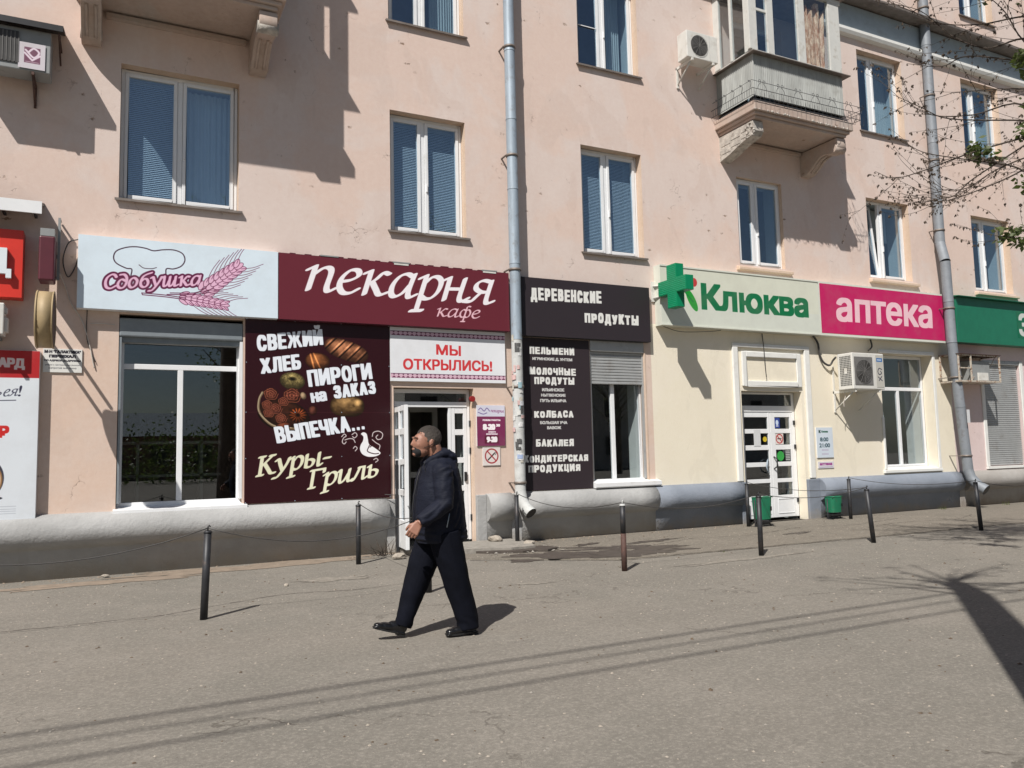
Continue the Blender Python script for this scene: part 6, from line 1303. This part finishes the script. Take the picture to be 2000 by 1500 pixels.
# trousers
tr = MB(); RY, LY = CY + .10, CY - .10
tr.ell((2.45, CY, .86), (.150, .170, .13)); 
tr.tube([(2.44, RY, .86), (2.385, RY, .70), (2.310, RY, .535), (2.268, RY, .42), (2.214, RY, .28), (2.168, RY - .01, .155), (2.145, RY - .01, .095)], [.136, .130, .117, .105, .088, .075, .071], 22)
tr.tube([(2.455, LY, .86), (2.490, LY, .68), (2.550, LY, .44), (2.600, LY, .28), (2.645, LY, .12), (2.652, LY, .055)], [.136, .128, .112, .100, .094, .093], 22)
def wt(co, n):
    k = .007 * noise.noise(V((co.x * 8 + co.z * 4, co.y * 8, co.z * 4))) + .003 * noise.noise(V((co.x * 20 + co.z * 12, co.y * 20, co.z * 9)))
    k += .006 * noise.noise(V((co.x * 16 + co.z * 5, co.y * 16, co.z * 3)))
    if co.z < .22: k += .004 * math.sin(co.z * 80 + co.x * 50 + 4 * noise.noise(co * 9)) * (1 - co.z / .22)
    return k
me = remeshed(tr, .008, 3, wt); M['trousers'] = mat('black_trouser_cloth', (.0042, .005, .0095, 1), .85, vary=.25, scale=7, bump=.3, bscale=220, spec=.12); link_mesh('trousers', me, M['trousers'], man)
# shoes
M['leather'] = mat('black_leather', (.009, .009, .010, 1), .22, vary=.2)
def shoe(heel, pitch, yaw=0):
    s = MB(); s.ell((-.045, 0, .052), (.050, .038, .050)); s.ell((-.10, 0, .050), (.075, .040, .046)); s.ell((-.17, 0, .036), (.075, .046, .034)); s.ell((-.225, 0, .030), (.060, .042, .026)); s.tube([(-.04, 0, .05), (-.05, 0, .11)], [.044, .046], 12)
    for v in range(1): s.box(-.28, -.005, -.036, .036, .004, .016)
    m_ = Matrix.Translation(heel) @ Matrix.Rotation(yaw, 4, 'Z') @ Matrix.Rotation(pitch, 4, 'Y'); s.xf(m_); me = remeshed(s, .005, 3); o = link_mesh('shoe', me, M['leather'], man)
    so_ = MB(); N = 24; ol = [(-.14 + .145 * math.cos(2 * math.pi * i / N), .043 * math.sin(2 * math.pi * i / N) * (1 - .18 * math.cos(2 * math.pi * i / N))) for i in range(N)]
    so_.add([(x, y, 0) for x, y in ol] + [(x, y, .014) for x, y in ol], [tuple(range(N)), tuple(range(2 * N - 1, N - 1, -1))] + [(i, (i + 1) % N, (i + 1) % N + N, i + N) for i in range(N)]); so_.box(-.075, -.004, -.030, .030, -.014, -.0005); so_.xf(m_); so_.build('sole', M['black_plastic'], o)
shoe(V((2.165, RY - .01, .020)), R(17)); shoe(V((2.730, LY, .014)), 0, R(2))

# ------------------------------------------------------------------ trees on the street side
def leafy(name, centers, n, spread, size, m, parent, seed, droop=.3, **k):
    r = random.Random(seed); mb = MB()
    for c in centers:
        for i in range(n):
            p = V(c) + V((r.gauss(0, spread), r.gauss(0, spread), r.gauss(0, spread * .7))); d = V((r.gauss(0, 1), r.gauss(0, 1), r.gauss(-droop, .6))).normalized(); s = size * r.uniform(.6, 1.2); u = d.cross(V((r.gauss(0, 1), r.gauss(0, 1), r.gauss(0, 1)))).normalized() * s * .28
            mb.add([p, p + d * s * .45 + u, p + d * s, p + d * s * .45 - u], [(0, 1, 2), (0, 2, 3)])
    return mb.build(name, m, parent, kind='stuff', fix=False, **k)
t = NT('spring_leaf'); t.color(t.mix(t.ramp(t.noise(9, 3, .6), .35, .65), (.06, .085, .028, 1), (.13, .155, .06, 1))); t.rough(.5)
tl_ = t.n.new('ShaderNodeBsdfTranslucent'); tl_.inputs[0].default_value = (.12, .18, .03, 1); mx = t.n.new('ShaderNodeMixShader'); mx.inputs[0].default_value = .35; t.l.new(t.b.outputs[0], mx.inputs[1]); t.l.new(tl_.outputs[0], mx.inputs[2]); t.l.new(mx.outputs[0], t.out.inputs[0]); M['leaf'] = t.m
# tree whose hanging flower twigs reach into the picture from the right
TR = thing('maple_tree', 'tree whose thin twigs of hanging buds reach across the wall at upper right', 'tree', (11.4, -9.2, 0))
MB().tube([(11.4, -9.2, -.1), (11.35, -9.1, 1.5), (11.2, -8.9, 3.0), (10.9, -8.6, 4.2)], [.22, .18, .16, .12], 12).build('trunk', M['bark'], TR)
tips = {'a': [(9.35, -7.27, 5.85), (9.18, -6.94, 6.06), (9.0, -6.63, 6.06), (8.82, -6.34, 6.31), (8.64, -6.07, 6.73), (8.38, -5.71, 6.96)],
        'b': [(9.32, -7.2, 4.64), (9.16, -6.9, 5.29), (8.9, -6.47, 5.3), (8.67, -6.12, 5.4), (8.49, -5.86, 5.66)],
        'c': [(9.35, -7.26, 4.97), (9.15, -6.89, 5.11), (8.77, -6.27, 5.31), (8.61, -6.03, 5.52), (8.44, -5.79, 5.75)],
        'd': [(9.35, -7.25, 4.91), (9.14, -6.88, 4.91), (8.86, -6.4, 4.85), (8.59, -5.99, 4.74), (8.41, -5.75, 4.71), (8.29, -5.59, 4.83)],
        'e': [(9.32, -7.21, 4.81), (9.13, -6.86, 4.55), (8.94, -6.53, 4.42), (8.75, -6.24, 4.34), (8.65, -6.09, 4.35)],
        'f': [(9.33, -7.22, 5.04), (9.14, -6.87, 4.82), (8.87, -6.43, 4.54), (8.75, -6.24, 4.37), (8.67, -6.11, 4.43)],
        'g': [(9.36, -7.29, 5.49), (9.18, -6.94, 6.03), (9.1, -6.79, 6.46), (8.95, -6.55, 6.87)],
        'h': [(9.24, -7.05, 3.63), (9.11, -6.81, 3.74), (8.98, -6.6, 3.84)],
        'i': [(9.37, -7.3, 5.6), (9.17, -6.93, 5.79), (8.9, -6.46, 6.02), (8.75, -6.23, 5.97), (8.54, -5.93, 6.1)],
        'k': [(9.4, -7.3, 6.1), (9.2, -7.0, 6.3), (8.95, -6.6, 6.35), (8.75, -6.25, 6.5), (8.6, -6.0, 6.75)], 'l': [(9.4, -7.3, 5.3), (9.2, -6.98, 5.45), (9.0, -6.65, 5.55), (8.8, -6.3, 5.62)], 'm': [(9.4, -7.3, 4.7), (9.2, -6.98, 4.7), (9.0, -6.62, 4.6), (8.85, -6.35, 4.45), (8.7, -6.1, 4.5)],
        'j': [(9.3, -7.1, 4.4), (9.05, -6.75, 4.62), (8.8, -6.35, 4.80), (8.62, -6.0, 4.98), (8.5, -5.8, 5.2)]}
rr = random.Random(31); bud = MB()
def hang(p, sc=1.):
    for q in range(rr.randint(1, 3)):
        d = V((rr.gauss(0, .35), rr.gauss(0, .35), -1)).normalized(); L_ = rr.uniform(.016, .042) * sc; u = d.cross(V((rr.gauss(0, 1), rr.gauss(0, 1), .2))).normalized(); w_ = rr.uniform(.005, .011) * sc; s0 = p + V((rr.gauss(0, .007), rr.gauss(0, .007), 0)); bud.add([s0, s0 + d * L_ * .6 + u * w_, s0 + d * L_, s0 + d * L_ * .6 - u * w_], [(0, 1, 2), (0, 2, 3)])
def twig(mb, p, d, L_, r_, lvl):
    n = max(4, int(L_ / .07)); P_ = [p]; dd = d.copy()
    for i in range(n):
        dd = (dd + V((rr.gauss(0, .07), rr.gauss(0, .07), rr.gauss(.035, .05)))).normalized(); P_.append(P_[-1] + dd * L_ / n)
        if i > 0 and rr.random() < (.95 if lvl else .55): hang(P_[-1])
        if lvl == 0 and rr.random() < .30: twig(mb, P_[-1], (dd + V((rr.gauss(0, .45), rr.gauss(0, .45), rr.gauss(0, .4)))).normalized(), L_ * rr.uniform(.3, .55), r_ * .6, 1)
    for q in range(2): hang(P_[-1], 1.3)
    mb.tube(P_, [r_ * (1 - .6 * i / n) for i in range(n + 1)], 4, cap=False)
for key, pts in tips.items():
    base = V((10.9, -8.6, 4.2)); mid = (base + V(pts[0])) / 2 + V((.1, -.1, .25)); path = sm([tuple(base), tuple(mid)] + pts, n=5); mb = MB(); n = len(path); rad = [.015 * (1 - i / n) ** 1.1 + .0024 for i in range(n)]; mb.tube([tuple(p) for p in path], rad, 6)
    for i in range(12, n, 1):
        p = V(path[i]); d = (V(path[min(i + 1, n - 1)]) - V(path[i - 1])).normalized(); hang(p, .9)
        if rr.random() < .42: twig(mb, p, (d + V((rr.gauss(0, .4), rr.gauss(0, .4), rr.gauss(.0, .45)))).normalized(), rr.uniform(.25, .75), .0036, 0)
    mb.build('branch', M['twig'], TR, fix=False)
bud.build('hanging_buds', M['bud'], TR, kind='stuff', fix=False)
leafy('leaves', [(9.12, -6.95, 5.78), (9.2, -7.0, 5.70), (9.14, -6.9, 4.98), (9.22, -7.05, 4.92), (8.92, -6.5, 4.84), (8.99, -6.6, 4.76), (9.02, -6.68, 3.80), (9.1, -6.8, 3.74), (9.2, -6.95, 3.68), (9.16, -6.85, 4.4), (9.2, -7.0, 5.3), (9.2, -7.0, 4.7), (8.9, -6.47, 4.9), (9.05, -6.7, 3.88), (9.17, -6.95, 5.9)], 40, .06, .09, M['leaf'], TR, 3)
# more crown further out of view, which dapples the pavement at the right
mb = MB(); rr = random.Random(77)
for i in range(34):
    a = V((10.9, -8.6, 4.2)) + V((rr.uniform(-.3, .5), rr.uniform(-.3, .3), rr.uniform(-.6, .3))); e = V((rr.uniform(9.6, 12.6), rr.uniform(-8.4, -6.6), rr.uniform(4.2, 7.2)))
    if e.x < 9.75 and e.y > -7.2: e.y -= .5
    path = sm([tuple(a), tuple((a + e) / 2 + V((rr.gauss(0, .2), rr.gauss(0, .2), .3))), tuple(e)], n=8); mb.tube([tuple(p) for p in path], [.03 * (1 - k / len(path)) + .004 for k in range(len(path))], 5, cap=False)
    for k in range(5, len(path)):
        for q in range(2):
            p = V(path[k]); d = V((rr.gauss(0, 1), rr.gauss(0, 1), rr.gauss(0, .6))).normalized(); mb.tube([p, p + d * rr.uniform(.2, .5)], [.004, .002], 3, cap=False)
mb.build('branch', M['twig'], TR, fix=False)
mb = MB(); cs = []
for i in range(44):                                          # upper crown above the picture
    a = V((10.4, -8.2, 5.4)); e = V((rr.uniform(6.9, 10.4), rr.uniform(-7.9, -5.9), rr.uniform(7.0, 8.4))); path = sm([tuple(a), tuple((a + e) / 2 + V((rr.gauss(0, .15), rr.gauss(0, .15), .45))), tuple(e)], n=9); mb.tube([tuple(p) for p in path], [.022 * (1 - k / len(path)) + .003 for k in range(len(path))], 5, cap=False)
    for k in range(9, len(path)):
        p = V(path[k]); cs.append(tuple(p))
        for q in range(2): d = V((rr.gauss(0, 1), rr.gauss(0, 1), rr.gauss(0, .4))).normalized(); mb.tube([p, p + d * rr.uniform(.15, .4)], [.0035, .002], 3, cap=False)
mb.build('branch', M['twig'], TR, fix=False); leafy('upper_crown', cs, 7, .09, .07, M['leaf'], TR, 12)
leafy('crown', [(rr.uniform(10.0, 12.6), rr.uniform(-8.4, -6.9), rr.uniform(4.6, 7.0)) for _ in range(60)], 22, .16, .085, M['leaf'], TR, 6)
# thick pollarded tree whose trunk throws the broad shadow at the lower right
T2 = thing('pollarded_tree', 'thick pollarded tree behind the viewer that throws the broad trunk shadow', 'tree', (2.75, -10.98, 0))
MB().tube([(2.84, -11.05, -.1), (2.84, -11.05, 2), (2.83, -11.04, 5), (2.85, -11.04, 7.4), (2.80, -11.02, 8.2), (2.78, -11.0, 8.55)], [.32, .25, .19, .17, .12, .05], 16).build('trunk', M['bark'], T2)
mb = MB(); rr = random.Random(15); cs = []
for i in range(22):
    z = rr.uniform(7.2, 8.5); a = V((2.75, -10.97, z)); an = rr.uniform(0, 6.28); L_ = rr.uniform(.4, 1.5); e = a + V((math.cos(an) * L_, math.sin(an) * L_, rr.uniform(-.1, .8))); path = sm([tuple(a), tuple((a + e) / 2 + V((0, 0, .1))), tuple(e)], n=5)
    mb.tube([tuple(p) for p in path], [.022 * (1 - k / len(path)) + .004 for k in range(len(path))], 5, cap=False); cs.append(tuple(e))
mb.build('branch', M['twig'], T2, fix=False); leafy('leaves', cs, 10, .06, .07, M['leaf'], T2, 8)
# overhead cables strung along the street between two poles out of view
for k, (yy, zz, r_) in enumerate(((-11.30, 8.25, .020), (-11.42, 8.0, .014), (-11.66, 7.9, .018))):
    P_ = [(x, yy, zz + .0007 * (x - 2) ** 2) for x in np.linspace(-26, 34, 40)]; MB().tube(P_, r_, 6, cap=False).build('overhead_cable', M['cable'], None, label=['upper street cable nearest to the wall', 'middle thin street cable', 'lower street cable farthest from the wall'][k], cat='cable', group='overhead street cables', loc=(0, yy, 8))
for x, lb in ((-26, 'concrete pole carrying the street cables at their left end'), (34, 'concrete pole carrying the street cables at their right end')):
    t_ = thing('utility_pole', lb, 'pole', (x, -11.5, 0)); MB().tube([(x, -11.5, -.1), (x, -11.5, 9)], [.16, .11], 12).build('shaft', M['concrete'], t_); MB().box(x - .04, x + .04, -11.9, -11.1, 8.3, 8.4).build('cross_arm', M['black_steel'], t_)
# ------------------------------------------------------------------ the far side of the street, seen mirrored in the glass
def across(x0, x1, y, h, m, lb):
    t_ = thing('house_across', lb, 'building', ((x0 + x1) / 2, y, 0)); MB().box(x0, x1, y - 10, y, 0, h).build('wall', m, t_)
    MB().prismx([(y + .5, h), (y - 5, h + 2.2), (y - 10.5, h)], x0 - .4, x1 + .4).build('roof', M['grey_paint'], t_)
    for fz in range(int(h // 3.3)):
        for i in range(int((x1 - x0) // 3.4)):
            cx = x0 + 2 + i * 3.4; w = MB().box(cx - .7, cx + .7, y - .02, y + .04, 1.2 + fz * 3.3, 2.8 + fz * 3.3).build('window', M['black_plastic'], t_)
M['far_wall'] = mat('far_pale_wall', (.50, .47, .42, 1), .9, vary=.08, scale=.5); M['far_brown'] = mat('far_brown_wall', (.22, .13, .09, 1), .9, vary=.1, scale=.6)
across(20, 60, -46, 10.5, M['far_wall'], 'long pale house across the street, seen only mirrored in shop glass'); across(-36, 12, -60, 3.6, M['far_brown'], 'low brown building across the street, seen only mirrored in shop glass')
r_ = random.Random(90); leafy('added_mirror_bushes', [(r_.uniform(-34, 18), r_.uniform(-50, -44), r_.uniform(.4, 3.4) * r_.uniform(.5, 1.3)) for _ in range(260)], 40, .8, .3, M['leaf'], None, 91)  # invented bushes, added unseen to soften what the shop window mirrors
def street_tree(x, y, h, lb, seed, dens=60):
    r = random.Random(seed); t_ = thing('street_tree', lb, 'tree', (x, y, 0), 'trees across the street'); MB().tube([(x, y, -.1), (x + .1, y, h * .45), (x - .1, y, h * .8)], [.3, .22, .08], 10).build('trunk', M['bark'], t_)
    mb = MB(); cs = []
    for i in range(14):
        a = V((x, y, h * r.uniform(.3, .75))); an = r.uniform(0, 6.28); e = a + V((math.cos(an), math.sin(an), .9)) * r.uniform(1, 2.4); mb.tube([a, (a + e) / 2 + V((0, 0, .2)), e], [.07, .04, .015], 5, cap=False); cs.append(tuple(e)); cs.append(tuple((a + e) / 2))
    mb.build('limb', M['bark'], t_, fix=False); leafy('crown', cs, 22, .5, .16, M['leaf'], t_, seed)
for i, (x, y, h, lb) in enumerate(((-10, -26, 8, 'leftmost young street tree across the road'), (5.2, -29, 9, 'street tree across the road opposite the bakery window'), (11, -27, 7.5, 'street tree across the road opposite the downpipe'), (19, -30, 9, 'street tree across the road before the pale house'), (30, -32, 9, 'rightmost street tree across the road'))): street_tree(x, y, h, lb, 40 + i)
